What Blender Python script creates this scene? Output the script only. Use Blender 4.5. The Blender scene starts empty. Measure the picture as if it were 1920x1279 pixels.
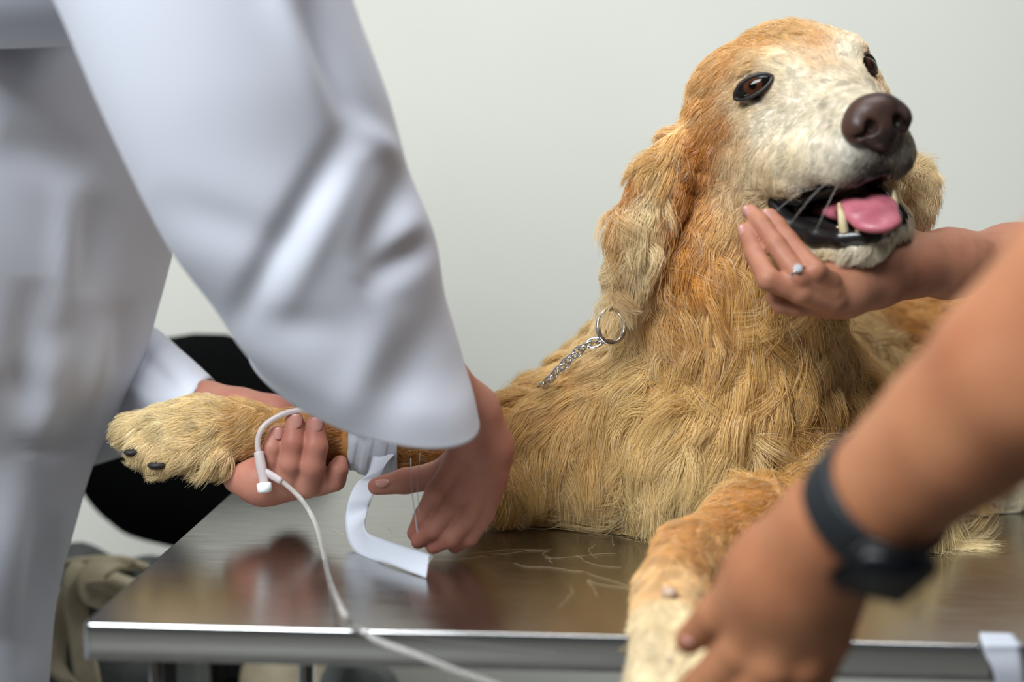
import bpy, bmesh, math, random
import numpy as np
from mathutils import Vector, Matrix, kdtree, noise as mnoise

random.seed(7)
rng = np.random.default_rng(7)
SC = bpy.context.scene
COL = SC.collection

# ------------------------------------------------------------------ camera, light, exposure
FPX = 1920 / 36.0 * 50.0
TABLE_Z = 0.85
CAM_Z = TABLE_Z + 0.257
PITCH, ROLL = math.radians(4.25), math.radians(1.3)
_R = np.array([1.0, 0, 0]); _U = np.array([0, math.sin(PITCH), math.cos(PITCH)]); FWD = np.array([0, math.cos(PITCH), -math.sin(PITCH)])
RIGHT = _R * math.cos(ROLL) + _U * math.sin(ROLL)
UP = -_R * math.sin(ROLL) + _U * math.cos(ROLL)
CAM = np.array([0, 0, CAM_Z])

def V(px, py, D):
    "point of the place seen at pixel px,py at distance D metres from the camera plane"
    return CAM + FWD * D + RIGHT * ((px - 960) / FPX * D) - UP * ((py - 639.5) / FPX * D)

def DV(dx, dy, dz):
    "direction: right, down, away"
    return RIGHT * dx - UP * dy + FWD * dz

def proj(P):
    q = np.asarray(P, float) - CAM
    D = q @ FWD
    return 960 + (q @ RIGHT) / D * FPX, 639.5 - (q @ UP) / D * FPX, D

def on_plane(px, py, z):
    r = V(px, py, 1.0) - CAM
    return CAM + r * ((z - CAM_Z) / r[2])

cam = bpy.data.cameras.new('camera')
camo = bpy.data.objects.new('camera', cam)
COL.objects.link(camo)
cam.lens = 50; cam.sensor_width = 36; cam.sensor_fit = 'HORIZONTAL'
cam.clip_start = 0.05
M = Matrix.Identity(4)
for i in range(3):
    M[i][0] = RIGHT[i]; M[i][1] = UP[i]; M[i][2] = -FWD[i]; M[i][3] = CAM[i]
camo.matrix_world = M
cam.dof.use_dof = True
cam.dof.focus_distance = 1.20
cam.dof.aperture_fstop = 2.6
SC.camera = camo

SC.view_settings.view_transform = 'Standard'
SC.view_settings.look = 'None'
SC.view_settings.exposure = 0.10
SC.view_settings.gamma = 1.0
SC.view_settings.use_curve_mapping = False

world = bpy.data.worlds.new('room_air'); SC.world = world
world.use_nodes = True
wb = world.node_tree.nodes['Background']
wb.inputs[0].default_value = (0.92, 0.97, 1.0, 1); wb.inputs[1].default_value = 0.10

def area_light(name, loc, target, sx, sy, power, color):
    l = bpy.data.lights.new(name, 'AREA'); l.shape = 'RECTANGLE'; l.size = sx; l.size_y = sy
    l.energy = power; l.color = color
    o = bpy.data.objects.new(name, l); COL.objects.link(o)
    o.location = loc
    o.rotation_euler = (Vector(target) - Vector(loc)).to_track_quat('-Z', 'Y').to_euler()
    return o
area_light('window_light', (-1.00, -0.55, 2.60), (0.1, 1.15, 0.95), 1.3, 1.0, 104, (0.92, 0.97, 1.0))
area_light('ceiling_lamp', (0.3, 0.95, 2.75), (0.25, 1.3, 0.9), 1.2, 0.6, 21, (0.97, 0.99, 1.0))

# ------------------------------------------------------------------ helpers
def srgb(r, g, b):
    c = np.array([r, g, b], float) / 255
    return tuple(np.where(c <= 0.04045, c / 12.92, ((c + 0.055) / 1.055) ** 2.4))

def mat(name, color, rough=0.5, metal=0.0, spec=0.5, sss=0.0, coat=0.0, noise=None, bump=None, trans=0.0, attr=None, alpha=None, ior=1.45, sheen=0.0):
    m = bpy.data.materials.new(name); m.use_nodes = True
    nt = m.node_tree; b = nt.nodes['Principled BSDF']
    b.inputs['Base Color'].default_value = (*color, 1)
    b.inputs['Roughness'].default_value = rough
    b.inputs['Metallic'].default_value = metal
    b.inputs['Specular IOR Level'].default_value = spec
    b.inputs['IOR'].default_value = ior
    b.inputs['Coat Weight'].default_value = coat
    b.inputs['Coat Roughness'].default_value = 0.08
    b.inputs['Transmission Weight'].default_value = trans
    b.inputs['Sheen Weight'].default_value = sheen
    if sss:
        b.inputs['Subsurface Weight'].default_value = sss
        b.inputs['Subsurface Radius'].default_value = (0.012, 0.005, 0.003)
        b.inputs['Subsurface Scale'].default_value = 0.6
    tc = nt.nodes.new('ShaderNodeTexCoord')
    src = None
    if attr:
        a = nt.nodes.new('ShaderNodeAttribute'); a.attribute_name = attr
        src = a.outputs['Color']
        nt.links.new(src, b.inputs['Base Color'])
    if noise:                      # (scale, second colour, low, high, stretch)
        sc, c2, lo, hi = noise[:4]
        n = nt.nodes.new('ShaderNodeTexNoise'); n.inputs['Scale'].default_value = sc; n.inputs['Detail'].default_value = 6
        mp = nt.nodes.new('ShaderNodeMapping')
        if len(noise) > 4: mp.inputs['Scale'].default_value = noise[4]
        nt.links.new(tc.outputs['Object'], mp.inputs[0]); nt.links.new(mp.outputs[0], n.inputs['Vector'])
        mr = nt.nodes.new('ShaderNodeMapRange'); mr.inputs[1].default_value = lo; mr.inputs[2].default_value = hi
        nt.links.new(n.outputs['Fac'], mr.inputs[0])
        mx = nt.nodes.new('ShaderNodeMix'); mx.data_type = 'RGBA'
        mx.inputs[6].default_value = (*color, 1); mx.inputs[7].default_value = (*c2, 1)
        if src: nt.links.new(src, mx.inputs[6])
        nt.links.new(mr.outputs[0], mx.inputs[0]); nt.links.new(mx.outputs[2], b.inputs['Base Color'])
    if bump:                       # (scale, strength, distance, stretch)
        n = nt.nodes.new('ShaderNodeTexNoise'); n.inputs['Scale'].default_value = bump[0]; n.inputs['Detail'].default_value = 5
        mp = nt.nodes.new('ShaderNodeMapping')
        if len(bump) > 3: mp.inputs['Scale'].default_value = bump[3]
        nt.links.new(tc.outputs['Object'], mp.inputs[0]); nt.links.new(mp.outputs[0], n.inputs['Vector'])
        bp = nt.nodes.new('ShaderNodeBump'); bp.inputs['Strength'].default_value = bump[1]; bp.inputs['Distance'].default_value = bump[2]
        nt.links.new(n.outputs['Fac'], bp.inputs['Height']); nt.links.new(bp.outputs[0], b.inputs['Normal'])
    return m

def tag(o, label=None, cat=None, group=None, kind=None):
    if label: o['label'] = label
    if cat: o['category'] = cat
    if group: o['group'] = group
    if kind: o['kind'] = kind
    return o

def empty(name, loc):
    o = bpy.data.objects.new(name, None); COL.objects.link(o); o.location = loc
    o.empty_display_size = 0.05
    return o

def link(name, me, m, parent=None):
    o = bpy.data.objects.new(name, me); COL.objects.link(o)
    if m is not None: me.materials.append(m)
    if parent is not None:
        o.parent = parent
        bpy.context.view_layer.update()
        o.matrix_parent_inverse = parent.matrix_world.inverted()
    return o

def np_mesh(name, verts, faces, smooth=True):
    verts = np.asarray(verts, np.float32); faces = np.asarray(faces, np.int32)
    n = faces.shape[1]
    me = bpy.data.meshes.new(name)
    me.vertices.add(len(verts)); me.vertices.foreach_set('co', verts.ravel())
    me.loops.add(faces.size); me.loops.foreach_set('vertex_index', faces.ravel())
    me.polygons.add(len(faces))
    me.polygons.foreach_set('loop_start', np.arange(0, faces.size, n, dtype=np.int32))
    me.polygons.foreach_set('loop_total', np.full(len(faces), n, np.int32))
    me.update(calc_edges=True); me.validate()
    if smooth:
        me.polygons.foreach_set('use_smooth', np.ones(len(me.polygons), bool))
    return me

def bm_mesh(name, bm, smooth=True):
    bmesh.ops.recalc_face_normals(bm, faces=bm.faces)
    me = bpy.data.meshes.new(name); bm.to_mesh(me); bm.free()
    if smooth:
        me.polygons.foreach_set('use_smooth', np.ones(len(me.polygons), bool))
    return me

def unit(v):
    v = np.asarray(v, float); return v / (np.linalg.norm(v) + 1e-12)

def catmull(pts, n):
    "resample a list of vectors (any dimension) to n points along a Catmull-Rom spline"
    p = np.asarray(pts, float)
    if len(p) == 2: return p[0] + (p[1] - p[0]) * np.linspace(0, 1, n)[:, None]
    q = np.vstack([2 * p[0] - p[1], p, 2 * p[-1] - p[-2]])
    out = []
    for t in np.linspace(0, len(p) - 1 - 1e-9, n):
        i = int(t); u = t - i
        a, b, c, d = q[i], q[i + 1], q[i + 2], q[i + 3]
        out.append(0.5 * (2 * b + (c - a) * u + (2 * a - 5 * b + 4 * c - d) * u * u + (3 * b - a - 3 * c + d) * u ** 3))
    return np.array(out)

def tube(pts, radii, nseg=12, n=40, caps=True, flat=None):
    "swept tube; radii scalar or list; flat = (normal vector, ratio) squashes the section along a direction"
    p = catmull(pts, n)
    r = np.full(n, radii, float) if np.isscalar(radii) else catmull(np.array(radii, float)[:, None], n)[:, 0]
    tng = np.gradient(p, axis=0); tng /= np.linalg.norm(tng, axis=1)[:, None] + 1e-12
    ref = np.array([0, 0, 1.0]) if abs(tng[0][2]) < 0.9 else np.array([1.0, 0, 0])
    a = np.cross(tng[0], ref); a /= np.linalg.norm(a)
    vs = []
    for i in range(n):
        a = a - tng[i] * (a @ tng[i]); a /= np.linalg.norm(a)
        b = np.cross(tng[i], a)
        th = np.linspace(0, 2 * np.pi, nseg, endpoint=False)
        off = (np.cos(th)[:, None] * a + np.sin(th)[:, None] * b) * r[i]
        if flat is not None:
            nn = unit(flat[0]); off = off - (off @ nn)[:, None] * nn * (1 - flat[1])
        vs.append(p[i] + off)
    vs = np.concatenate(vs)
    fs = []
    for i in range(n - 1):
        for j in range(nseg):
            k = (j + 1) % nseg
            fs.append((i * nseg + j, i * nseg + k, (i + 1) * nseg + k, (i + 1) * nseg + j))
    bm = bmesh.new()
    bv = [bm.verts.new(v) for v in vs]
    for f in fs: bm.faces.new([bv[q] for q in f])
    if caps:
        bm.faces.new(bv[:nseg][::-1]); bm.faces.new(bv[-nseg:])
    return bm

def ribbon(pts, widths, thick, n=60, wid_dir=None):
    "band of cloth: pts centre line, wid_dir list of width directions"
    p = catmull(pts, n); w = catmull(np.array(widths, float)[:, None], n)[:, 0]
    wd = catmull(np.array(wid_dir, float), n); wd /= np.linalg.norm(wd, axis=1)[:, None]
    tng = np.gradient(p, axis=0); tng /= np.linalg.norm(tng, axis=1)[:, None]
    nn = np.cross(tng, wd); nn /= np.linalg.norm(nn, axis=1)[:, None]
    bm = bmesh.new(); rows = []
    K = 6
    for i in range(n):
        row = []
        for sgn in (1, -1):
            for k in range(K + 1):
                s = (k / K - 0.5) * (1 if sgn > 0 else -1)
                row.append(bm.verts.new(p[i] + wd[i] * w[i] * s + nn[i] * thick * 0.5 * sgn))
        rows.append(row)
    L = len(rows[0])
    for i in range(n - 1):
        for j in range(L):
            k = (j + 1) % L
            bm.faces.new((rows[i][j], rows[i][k], rows[i + 1][k], rows[i + 1][j]))
    bm.faces.new(rows[0]); bm.faces.new(rows[-1][::-1])
    return bm

def box_bm(c, s, bevel=0.0, seg=2, rot=None):
    bm = bmesh.new(); bmesh.ops.create_cube(bm, size=1)
    bmesh.ops.scale(bm, vec=s, verts=bm.verts)
    if bevel: bmesh.ops.bevel(bm, geom=bm.edges[:], offset=bevel, segments=seg, affect='EDGES')
    if rot is not None: bmesh.ops.rotate(bm, cent=(0, 0, 0), matrix=rot, verts=bm.verts)
    bmesh.ops.translate(bm, vec=c, verts=bm.verts)
    return bm

def join(*bms):
    out = bms[0]
    for b in bms[1:]:
        me = bpy.data.meshes.new('t'); b.to_mesh(me); b.free(); out.from_mesh(me); bpy.data.meshes.remove(me)
    return out

def lathe(prof, axis_o, axis_d, nseg=24):
    "prof: list of (r, h) around an axis"
    d = unit(axis_d); a = unit(np.cross(d, (0.3, 1, 0.2))); b = np.cross(d, a)
    bm = bmesh.new(); rows = []
    for r, h in prof:
        rows.append([bm.verts.new(np.asarray(axis_o) + d * h + (a * math.cos(t) + b * math.sin(t)) * max(r, 1e-5)) for t in np.linspace(0, 2 * np.pi, nseg, endpoint=False)])
    for i in range(len(rows) - 1):
        for j in range(nseg):
            k = (j + 1) % nseg
            bm.faces.new((rows[i][j], rows[i][k], rows[i + 1][k], rows[i + 1][j]))
    bm.faces.new(rows[0]); bm.faces.new(rows[-1])
    return bm

# ------------------------------------------------------------------ smooth-union solids -> one continuous mesh
def axis_pts(*segs):
    out = []
    for a, b, s in segs:
        n = max(1, int(round((b - a) / s))); out.append(np.linspace(a, b, n, endpoint=False))
    out.append(np.array([segs[-1][1]]))
    return np.concatenate(out).astype(np.float32)

class Solid:
    def __init__(s, X, Y, Z):
        s.X, s.Y, s.Z = X, Y, Z
        s.d = np.full((len(X), len(Y), len(Z)), 0.2, np.float32)
    def _box(s, lo, hi):
        sl = []
        for A, l, h in zip((s.X, s.Y, s.Z), lo, hi):
            i0 = max(0, np.searchsorted(A, l) - 1); i1 = min(len(A), np.searchsorted(A, h) + 1)
            sl.append(slice(i0, max(i1, i0)))
        return tuple(sl)
    def _put(s, sl, e, k, op):
        a = s.d[sl]
        if op == '-':
            e = -e
            if k > 0:
                h = np.maximum(k - np.abs(a - e), 0) / k
                s.d[sl] = np.maximum(a, e) + h * h * k * 0.25
            else: s.d[sl] = np.maximum(a, e)
        else:
            if k > 0:
                h = np.maximum(k - np.abs(a - e), 0) / k
                s.d[sl] = np.minimum(a, e) - h * h * k * 0.25
            else: s.d[sl] = np.minimum(a, e)
    def _grid(s, sl):
        return s.X[sl[0]][:, None, None], s.Y[sl[1]][None, :, None], s.Z[sl[2]][None, None, :]
    def cap(s, a, b, ra, rb, k=0.01, op='+', flat=None):
        a = np.asarray(a, np.float32); b = np.asarray(b, np.float32)
        m = max(ra, rb) + k + 0.02
        sl = s._box(np.minimum(a, b) - m, np.maximum(a, b) + m)
        x, y, z = s._grid(sl)
        if x.size == 0 or y.size == 0 or z.size == 0: return s
        ba = b - a; L = float(ba @ ba) + 1e-12
        px, py, pz = x - a[0], y - a[1], z - a[2]
        t = np.clip((px * ba[0] + py * ba[1] + pz * ba[2]) / L, 0, 1)
        qx, qy, qz = px - t * ba[0], py - t * ba[1], pz - t * ba[2]
        if flat is not None:      # (direction, ratio<1): squashed section
            n = unit(flat[0]).astype(np.float32); f = 1 / flat[1] - 1
            dn = qx * n[0] + qy * n[1] + qz * n[2]
            e = np.sqrt((qx + n[0] * dn * f) ** 2 + (qy + n[1] * dn * f) ** 2 + (qz + n[2] * dn * f) ** 2) - (ra + (rb - ra) * t)
            e = e * flat[1] ** 0.5
        else:
            e = np.sqrt(qx * qx + qy * qy + qz * qz) - (ra + (rb - ra) * t)
        s._put(sl, e, k, op); return s
    def ell(s, c, r, axes=None, k=0.01, op='+'):
        c = np.asarray(c, np.float32); r = np.asarray(r, np.float32)
        A = np.eye(3, dtype=np.float32) if axes is None else np.asarray(axes, np.float32)
        m = r.max() + k + 0.02
        sl = s._box(c - m, c + m)
        x, y, z = s._grid(sl)
        if x.size == 0 or y.size == 0 or z.size == 0: return s
        x = x - c[0]; y = y - c[1]; z = z - c[2]
        k0 = 0; k1 = 0
        for i in range(3):
            u = x * A[i][0] + y * A[i][1] + z * A[i][2]
            k0 = k0 + (u / r[i]) ** 2; k1 = k1 + (u / r[i] ** 2) ** 2
        k0 = np.sqrt(k0); e = k0 * (k0 - 1) / (np.sqrt(k1) + 1e-6)
        s._put(sl, e, k, op); return s
    def chain(s, pts, rad, k=0.01, op='+', flat=None):
        for i in range(len(pts) - 1): s.cap(pts[i], pts[i + 1], rad[i], rad[i + 1], k, op, flat)
        return s
    def sub(s):
        return Solid(s.X, s.Y, s.Z)
    def merge(s, o, k):
        s._put((slice(None),) * 3, o.d, k, '+')
    def mesh_arrays(s):
        d = s.d; ins = d < 0
        nx, ny, nz = d.shape
        cnt = np.zeros((nx - 1, ny - 1, nz - 1), np.uint8)
        for i in (0, 1):
            for j in (0, 1):
                for k in (0, 1): cnt += ins[i:nx - 1 + i, j:ny - 1 + j, k:nz - 1 + k]
        I, J, K = np.nonzero((cnt > 0) & (cnt < 8))
        idx = np.full(cnt.shape, -1, np.int32); idx[I, J, K] = np.arange(len(I))
        acc = np.zeros((len(I), 3)); num = np.zeros(len(I))
        cs = [(i, j, k) for i in (0, 1) for j in (0, 1) for k in (0, 1)]
        val = {c: d[I + c[0], J + c[1], K + c[2]] for c in cs}
        pos = {c: np.stack([s.X[I + c[0]], s.Y[J + c[1]], s.Z[K + c[2]]], 1) for c in cs}
        for a in cs:
            for ax in range(3):
                if a[ax] == 0:
                    b = list(a); b[ax] = 1; b = tuple(b)
                    va, vb = val[a], val[b]
                    cr = (va < 0) != (vb < 0)
                    t = np.where(cr, va / np.where(cr, va - vb, 1), 0)
                    acc += np.where(cr[:, None], pos[a] + (pos[b] - pos[a]) * t[:, None], 0); num += cr
        verts = acc / num[:, None]
        quads = []
        for ax in range(3):
            sl0 = [slice(None)] * 3; sl1 = [slice(None)] * 3
            sl0[ax] = slice(0, -1); sl1[ax] = slice(1, None)
            o1, o2 = (ax + 1) % 3, (ax + 2) % 3
            A = ins[tuple(sl0)]; B = ins[tuple(sl1)]
            e = np.stack(np.nonzero(A != B), 1)
            ok = (e[:, o1] > 0) & (e[:, o2] > 0) & (e[:, o1] < d.shape[o1] - 1) & (e[:, o2] < d.shape[o2] - 1)
            e = e[ok]
            sg = A[e[:, 0], e[:, 1], e[:, 2]]
            q = []
            for (u, v) in ((-1, -1), (0, -1), (0, 0), (-1, 0)):
                c = e.copy(); c[:, o1] += u; c[:, o2] += v
                q.append(idx[c[:, 0], c[:, 1], c[:, 2]])
            q = np.stack(q, 1)
            q[~sg] = q[~sg][:, ::-1]
            quads.append(q)
        f = np.concatenate(quads); f = f[(f >= 0).all(1)]
        return verts, f

def relax(v, f, it=2, lam=0.5):
    e = np.concatenate([f[:, [0, 1]], f[:, [1, 2]], f[:, [2, 3]], f[:, [3, 0]]]); e = np.concatenate([e, e[:, ::-1]])
    deg = np.bincount(e[:, 0], minlength=len(v))[:, None]
    for _ in range(it):
        s = np.stack([np.bincount(e[:, 0], weights=v[e[:, 1], c], minlength=len(v)) for c in range(3)], 1)
        v = v + (s / np.maximum(deg, 1) - v) * lam
    return v

def vnormals(v, f):
    n = np.cross(v[f[:, 2]] - v[f[:, 0]], v[f[:, 3]] - v[f[:, 1]])
    out = np.stack([np.bincount(f.ravel(), weights=np.repeat(n[:, c], 4), minlength=len(v)) for c in range(3)], 1)
    return out / (np.linalg.norm(out, axis=1)[:, None] + 1e-12)

def col_attr(me, name, rgb):
    a = me.attributes.new(name, 'FLOAT_COLOR', 'POINT')
    a.data.foreach_set('color', np.concatenate([rgb, np.ones((len(rgb), 1))], 1).astype(np.float32).ravel())

def loft(stations, n=80, nseg=64, disp=None, sq=2.0, seed=0):
    "stations: (centre, half-width vector, half-depth vector); closed section, open ends; returns verts, faces, (u,theta)"
    C = catmull([s[0] for s in stations], n); A = catmull([s[1] for s in stations], n); B = catmull([s[2] for s in stations], n)
    th = np.linspace(0, 2 * np.pi, nseg, endpoint=False)
    c, s_ = np.cos(th), np.sin(th)
    ce = np.sign(c) * np.abs(c) ** (2 / sq); se = np.sign(s_) * np.abs(s_) ** (2 / sq)
    v = C[:, None, :] + A[:, None, :] * ce[None, :, None] + B[:, None, :] * se[None, :, None]
    v = v.reshape(-1, 3)
    i = np.arange(n - 1)[:, None]; j = np.arange(nseg)[None, :]; k = (j + 1) % nseg
    f = np.stack([i * nseg + j, i * nseg + k, (i + 1) * nseg + k, (i + 1) * nseg + j], -1).reshape(-1, 4)
    uv = np.stack(np.broadcast_arrays(np.linspace(0, 1, n)[:, None], th[None, :]), -1).reshape(-1, 2)
    return v, f, uv

def vnoise(P, scale, seed=0.0):
    "cheap smooth noise: sum of rotated sines, vectorised"
    r = np.random.default_rng(int(seed * 100) + 11)
    out = np.zeros(len(P))
    for _ in range(7):
        w = r.normal(size=3); w = w / np.linalg.norm(w) * scale * r.uniform(0.6, 1.6)
        out += np.sin(P @ w + r.uniform(0, 6.28))
    return out / 7 ** 0.5
# ------------------------------------------------------------------ the setting
m_wall = mat('wall_paint', srgb(217, 217, 208), 0.75, noise=(1.3, srgb(211, 211, 201), 0.35, 0.65), bump=(60, 0.08, 0.002))
m_floor = mat('floor_vinyl', srgb(120, 118, 112), 0.45, noise=(30, srgb(104, 102, 97), 0.4, 0.6))
WALL_Y = 2.45
o = link('wall_back', bm_mesh('wall_back', box_bm((0, WALL_Y + 0.06, 1.4), (7.0, 0.12, 2.8))), m_wall); tag(o, kind='structure')
for p in o.data.polygons: p.use_smooth = False
o = link('floor', bm_mesh('floor', box_bm((0, 0.3, -0.05), (7.0, 4.3, 0.10)), False), m_floor); tag(o, kind='structure')

# ------------------------------------------------------------------ steel examination table
m_steel = mat('brushed_steel', (0.42, 0.41, 0.39), 0.17, metal=1.0, noise=(4, (0.35, 0.34, 0.32), 0.35, 0.7), bump=(6, 0.10, 0.005))
nt = m_steel.node_tree
b = nt.nodes['Principled BSDF']
tc = nt.nodes.new('ShaderNodeTexCoord'); mp = nt.nodes.new('ShaderNodeMapping'); mp.inputs['Scale'].default_value = (3.0, 30, 2)
n1 = nt.nodes.new('ShaderNodeTexNoise'); n1.inputs['Scale'].default_value = 9; n1.inputs['Detail'].default_value = 8
mr = nt.nodes.new('ShaderNodeMapRange'); mr.inputs[1].default_value = 0.3; mr.inputs[2].default_value = 0.7; mr.inputs[3].default_value = 0.17; mr.inputs[4].default_value = 0.26
nt.links.new(tc.outputs['Object'], mp.inputs[0]); nt.links.new(mp.outputs[0], n1.inputs['Vector']); nt.links.new(n1.outputs['Fac'], mr.inputs[0]); nt.links.new(mr.outputs[0], b.inputs['Roughness'])
m_leg = mat('polished_steel_tube', (0.45, 0.45, 0.45), 0.16, metal=1.0)
m_apron = mat('polished_steel_edge', (0.55, 0.55, 0.55), 0.10, metal=1.0, bump=(14, 0.05, 0.002))

C0 = on_plane(155, 1169, TABLE_Z); C1 = on_plane(1920, 1212, TABLE_Z)
EX = unit(C1 - C0); EY = np.array([-EX[1], EX[0], 0])
TW, TD, TH = 1.20, 0.62, 0.024
def TP(u, v, z): return C0 + EX * u + EY * v + np.array([0, 0, z])
rz = Matrix.Rotation(math.atan2(EX[1], EX[0]), 3, 'Z')
table = empty('examination_table', TP(TW / 2, TD / 2, -TABLE_Z))
tag(table, 'stainless steel examination table under the golden dog', 'table')
# sheet with turned-down rounded lip: one profile swept round the rectangle
def tray(profile, W, Dp, rc=0.005, nc=5):
    base = []
    for cx, cy, a0 in ((W - rc, rc, -90), (W - rc, Dp - rc, 0), (rc, Dp - rc, 90), (rc, rc, 180)):
        for i in range(nc + 1):
            a = math.radians(a0 + 90 * i / nc); base.append((cx, cy, math.cos(a), math.sin(a)))
    bm = bmesh.new(); rows = []
    for off, z in profile:                      # off: distance inward from the outline
        rows.append([bm.verts.new(TP(cx + (rc - off) * ca, cy + (rc - off) * sa, z)) for cx, cy, ca, sa in base])
    n = len(base)
    for i in range(len(rows) - 1):
        for j in range(n):
            bm.faces.new((rows[i][j], rows[i][(j + 1) % n], rows[i + 1][(j + 1) % n], rows[i + 1][j]))
    return bm, rows
def arc(r, n=5): return [(r - r * math.sin(math.radians(90 * i / n)), -r + r * math.cos(math.radians(90 * i / n))) for i in range(n + 1)]
pr = arc(0.0016)
bm, rows = tray(pr + [(0, -TH), (0.0012, -TH), (0.0012, -0.004)], TW, TD)
bm.faces.new(rows[-1])
me = bm_mesh('apron', bm); link('apron', me, m_apron, table)
bm, rows = tray([(0.0016, 0.0), (0.003, -0.0015)], TW, TD)
bm.faces.new(rows[0]); bm.faces.new(rows[1])
me = bm_mesh('tabletop', bm, False); link('tabletop', me, m_steel, table)
LEGU = [(0.0455, 0.03), (TW - 0.045, 0.03), (TW - 0.045, TD - 0.04), (0.06, TD - 0.04)]
for u, v in LEGU:
    p = TP(u, v, -0.004)
    bm = lathe([(0.0095, 0), (0.0095, TABLE_Z - 0.03), (0.013, TABLE_Z - 0.03), (0.015, TABLE_Z - 0.006), (0.014, TABLE_Z - 0.004)], p, (0, 0, -1))
    link('leg', bm_mesh('leg', bm), m_leg, table)
for (a, b_) in ((0, 1), (3, 2), (0, 3), (1, 2)):
    link('crossbar', bm_mesh('crossbar', tube([TP(*LEGU[a], -0.62), TP(*LEGU[b_], -0.62)], 0.008, 12, 2)), m_leg, table)

# ------------------------------------------------------------------ black chair behind the vet
m_black = mat('black_fabric', srgb(20, 21, 22), 0.9, spec=0.1, bump=(300, 0.1, 0.001))
m_plastic = mat('black_plastic', srgb(20, 20, 21), 0.5)
ch = empty('office_chair', (V(380, 838, 1.80)[0], V(380, 838, 1.80)[1] + 0.2, 0))
tag(ch, 'black office chair with a rounded backrest against the pale wall', 'chair')
cx = V(385, 838, 1.80)
st = []
for t in np.linspace(-1, 1, 15):
    w = 0.172 * max(1e-3, (1 - abs(t) ** 3.2)) ** (1 / 3.2)
    if t < 0: w = 0.172 * max(1e-3, (1 - abs(t) ** 2.1)) ** (1 / 2.1)
    st.append((cx + np.array([0.0, 0.02 * t * t, t * 0.142]), np.array([w, 0, 0]), np.array([0, 0.028 * (1 - abs(t) ** 4) + 0.002, 0])))
v, f, _ = loft(st, 50, 48)
link('backrest', np_mesh('backrest', v, f), m_black, ch)
S0 = cx + np.array([0, 0.25, -0.36])
link('seat', bm_mesh('seat', box_bm(S0, (0.42, 0.38, 0.07), 0.03, 4)), m_black, ch)
link('back_support', bm_mesh('back_support', tube([cx + np.array([0, 0.035, 0]), cx + np.array([0, 0.045, -0.3]), S0 + np.array([0, -0.12, -0.045]), S0 + np.array([0, 0.05, -0.045])], 0.014, 10, 24)), m_plastic, ch)
link('gas_column', bm_mesh('gas_column', lathe([(0.022, 0), (0.022, S0[2] - 0.1)], (S0[0], S0[1], 0.07), (0, 0, 1))), m_plastic, ch)
for k in range(5):
    a = k * 2 * math.pi / 5 + 0.3
    e = np.array([S0[0] + 0.19 * math.cos(a), S0[1] + 0.19 * math.sin(a), 0.062])
    link('foot', bm_mesh('foot', join(tube([(S0[0], S0[1], 0.09), e], 0.014, 10, 6), lathe([(0.018, -0.012), (0.025, -0.008), (0.025, 0.008), (0.018, 0.012)], e - (0, 0, 0.036), (math.cos(a + 1.57), math.sin(a + 1.57), 0)))), m_plastic, ch)

# ------------------------------------------------------------------ cloth bags on a low bench by the table
m_bench = mat('bench_wood', srgb(120, 96, 70), 0.6)
bench = empty('low_bench', (-0.36, 1.68, 0)); tag(bench, 'low wooden bench carrying the cloth bags', 'bench')
BZ = 0.40
link('seat_board', bm_mesh('seat_board', box_bm((-0.36, 1.68, BZ - 0.012), (0.72, 0.30, 0.024), 0.004)), m_bench, bench)
for sx in (-0.33, 0.33):
    for sy in (-0.12, 0.12):
        link('leg', bm_mesh('leg', box_bm((-0.36 + sx, 1.68 + sy, (BZ - 0.024) / 2), (0.035, 0.035, BZ - 0.024), 0.003)), m_bench, bench)
m_grey = mat('grey_canvas', srgb(112, 116, 114), 0.9, noise=(14, srgb(88, 93, 92), 0.4, 0.6), bump=(25, 0.6, 0.01))
m_beige = mat('beige_canvas', srgb(205, 193, 165), 0.9, noise=(18, srgb(176, 162, 134), 0.4, 0.65), bump=(22, 0.6, 0.01))
def lumpy(c, r, seed, amp=0.02, sc=18):
    bm = bmesh.new(); bmesh.ops.create_icosphere(bm, subdivisions=5, radius=1)
    P = np.array([v.co[:] for v in bm.verts])
    P = np.sign(P) * np.abs(P) ** 0.8
    d = 1 + 0.10 * vnoise(P, 3.0, seed) + 0.05 * vnoise(P, 8, seed + 1)
    P = P * d[:, None] * np.array(r) + np.array(c)
    P[:, 2] = np.maximum(P[:, 2], BZ + 0.001)
    for v_, p in zip(bm.verts, P): v_.co = p
    return bm
bagc = V(185, 1190, 1.68); bagc[1] = 1.68
bag = empty('grey_bag', (bagc[0], bagc[1], BZ)); tag(bag, 'crumpled grey canvas bag with broad beige straps beside the white coat', 'bag')
hb = 0.128
zc = BZ + 0.157
link('bag_body', bm_mesh('bag_body', lumpy((bagc[0], bagc[1], zc), (0.115, 0.12, 0.158), 3)), m_grey, bag)
def strap(px, wid, nm='strap', par=bag, D=1.55, m=m_beige, th=0.008):
    pts = [V(x, y, D + dz) for x, y, dz in px]
    link(nm, bm_mesh(nm, ribbon(pts, [wid] * len(pts), th, 40, [DV(0.9, 0.35, 0.1)] * len(pts))), m, par)
strap([(175, 1065, 0.12), (150, 1075, 0.02), (140, 1120, -0.01), (150, 1190, -0.02), (165, 1280, -0.02), (185, 1400, -0.01), (190, 1500, 0.0)], 0.030)
strap([(245, 1060, 0.12), (200, 1060, 0.03), (165, 1090, -0.015), (180, 1140, -0.025), (205, 1110, -0.015), (235, 1085, 0.02)], 0.026)
strap([(120, 1060, 0.05), (200, 1052, 0.03), (262, 1058, 0.02), (300, 1090, 0.03)], 0.02, D=1.60)
strap([(165, 1120, 0.0), (190, 1105, -0.02), (222, 1098, -0.03), (250, 1110, -0.02), (245, 1150, -0.01)], 0.034)
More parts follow.
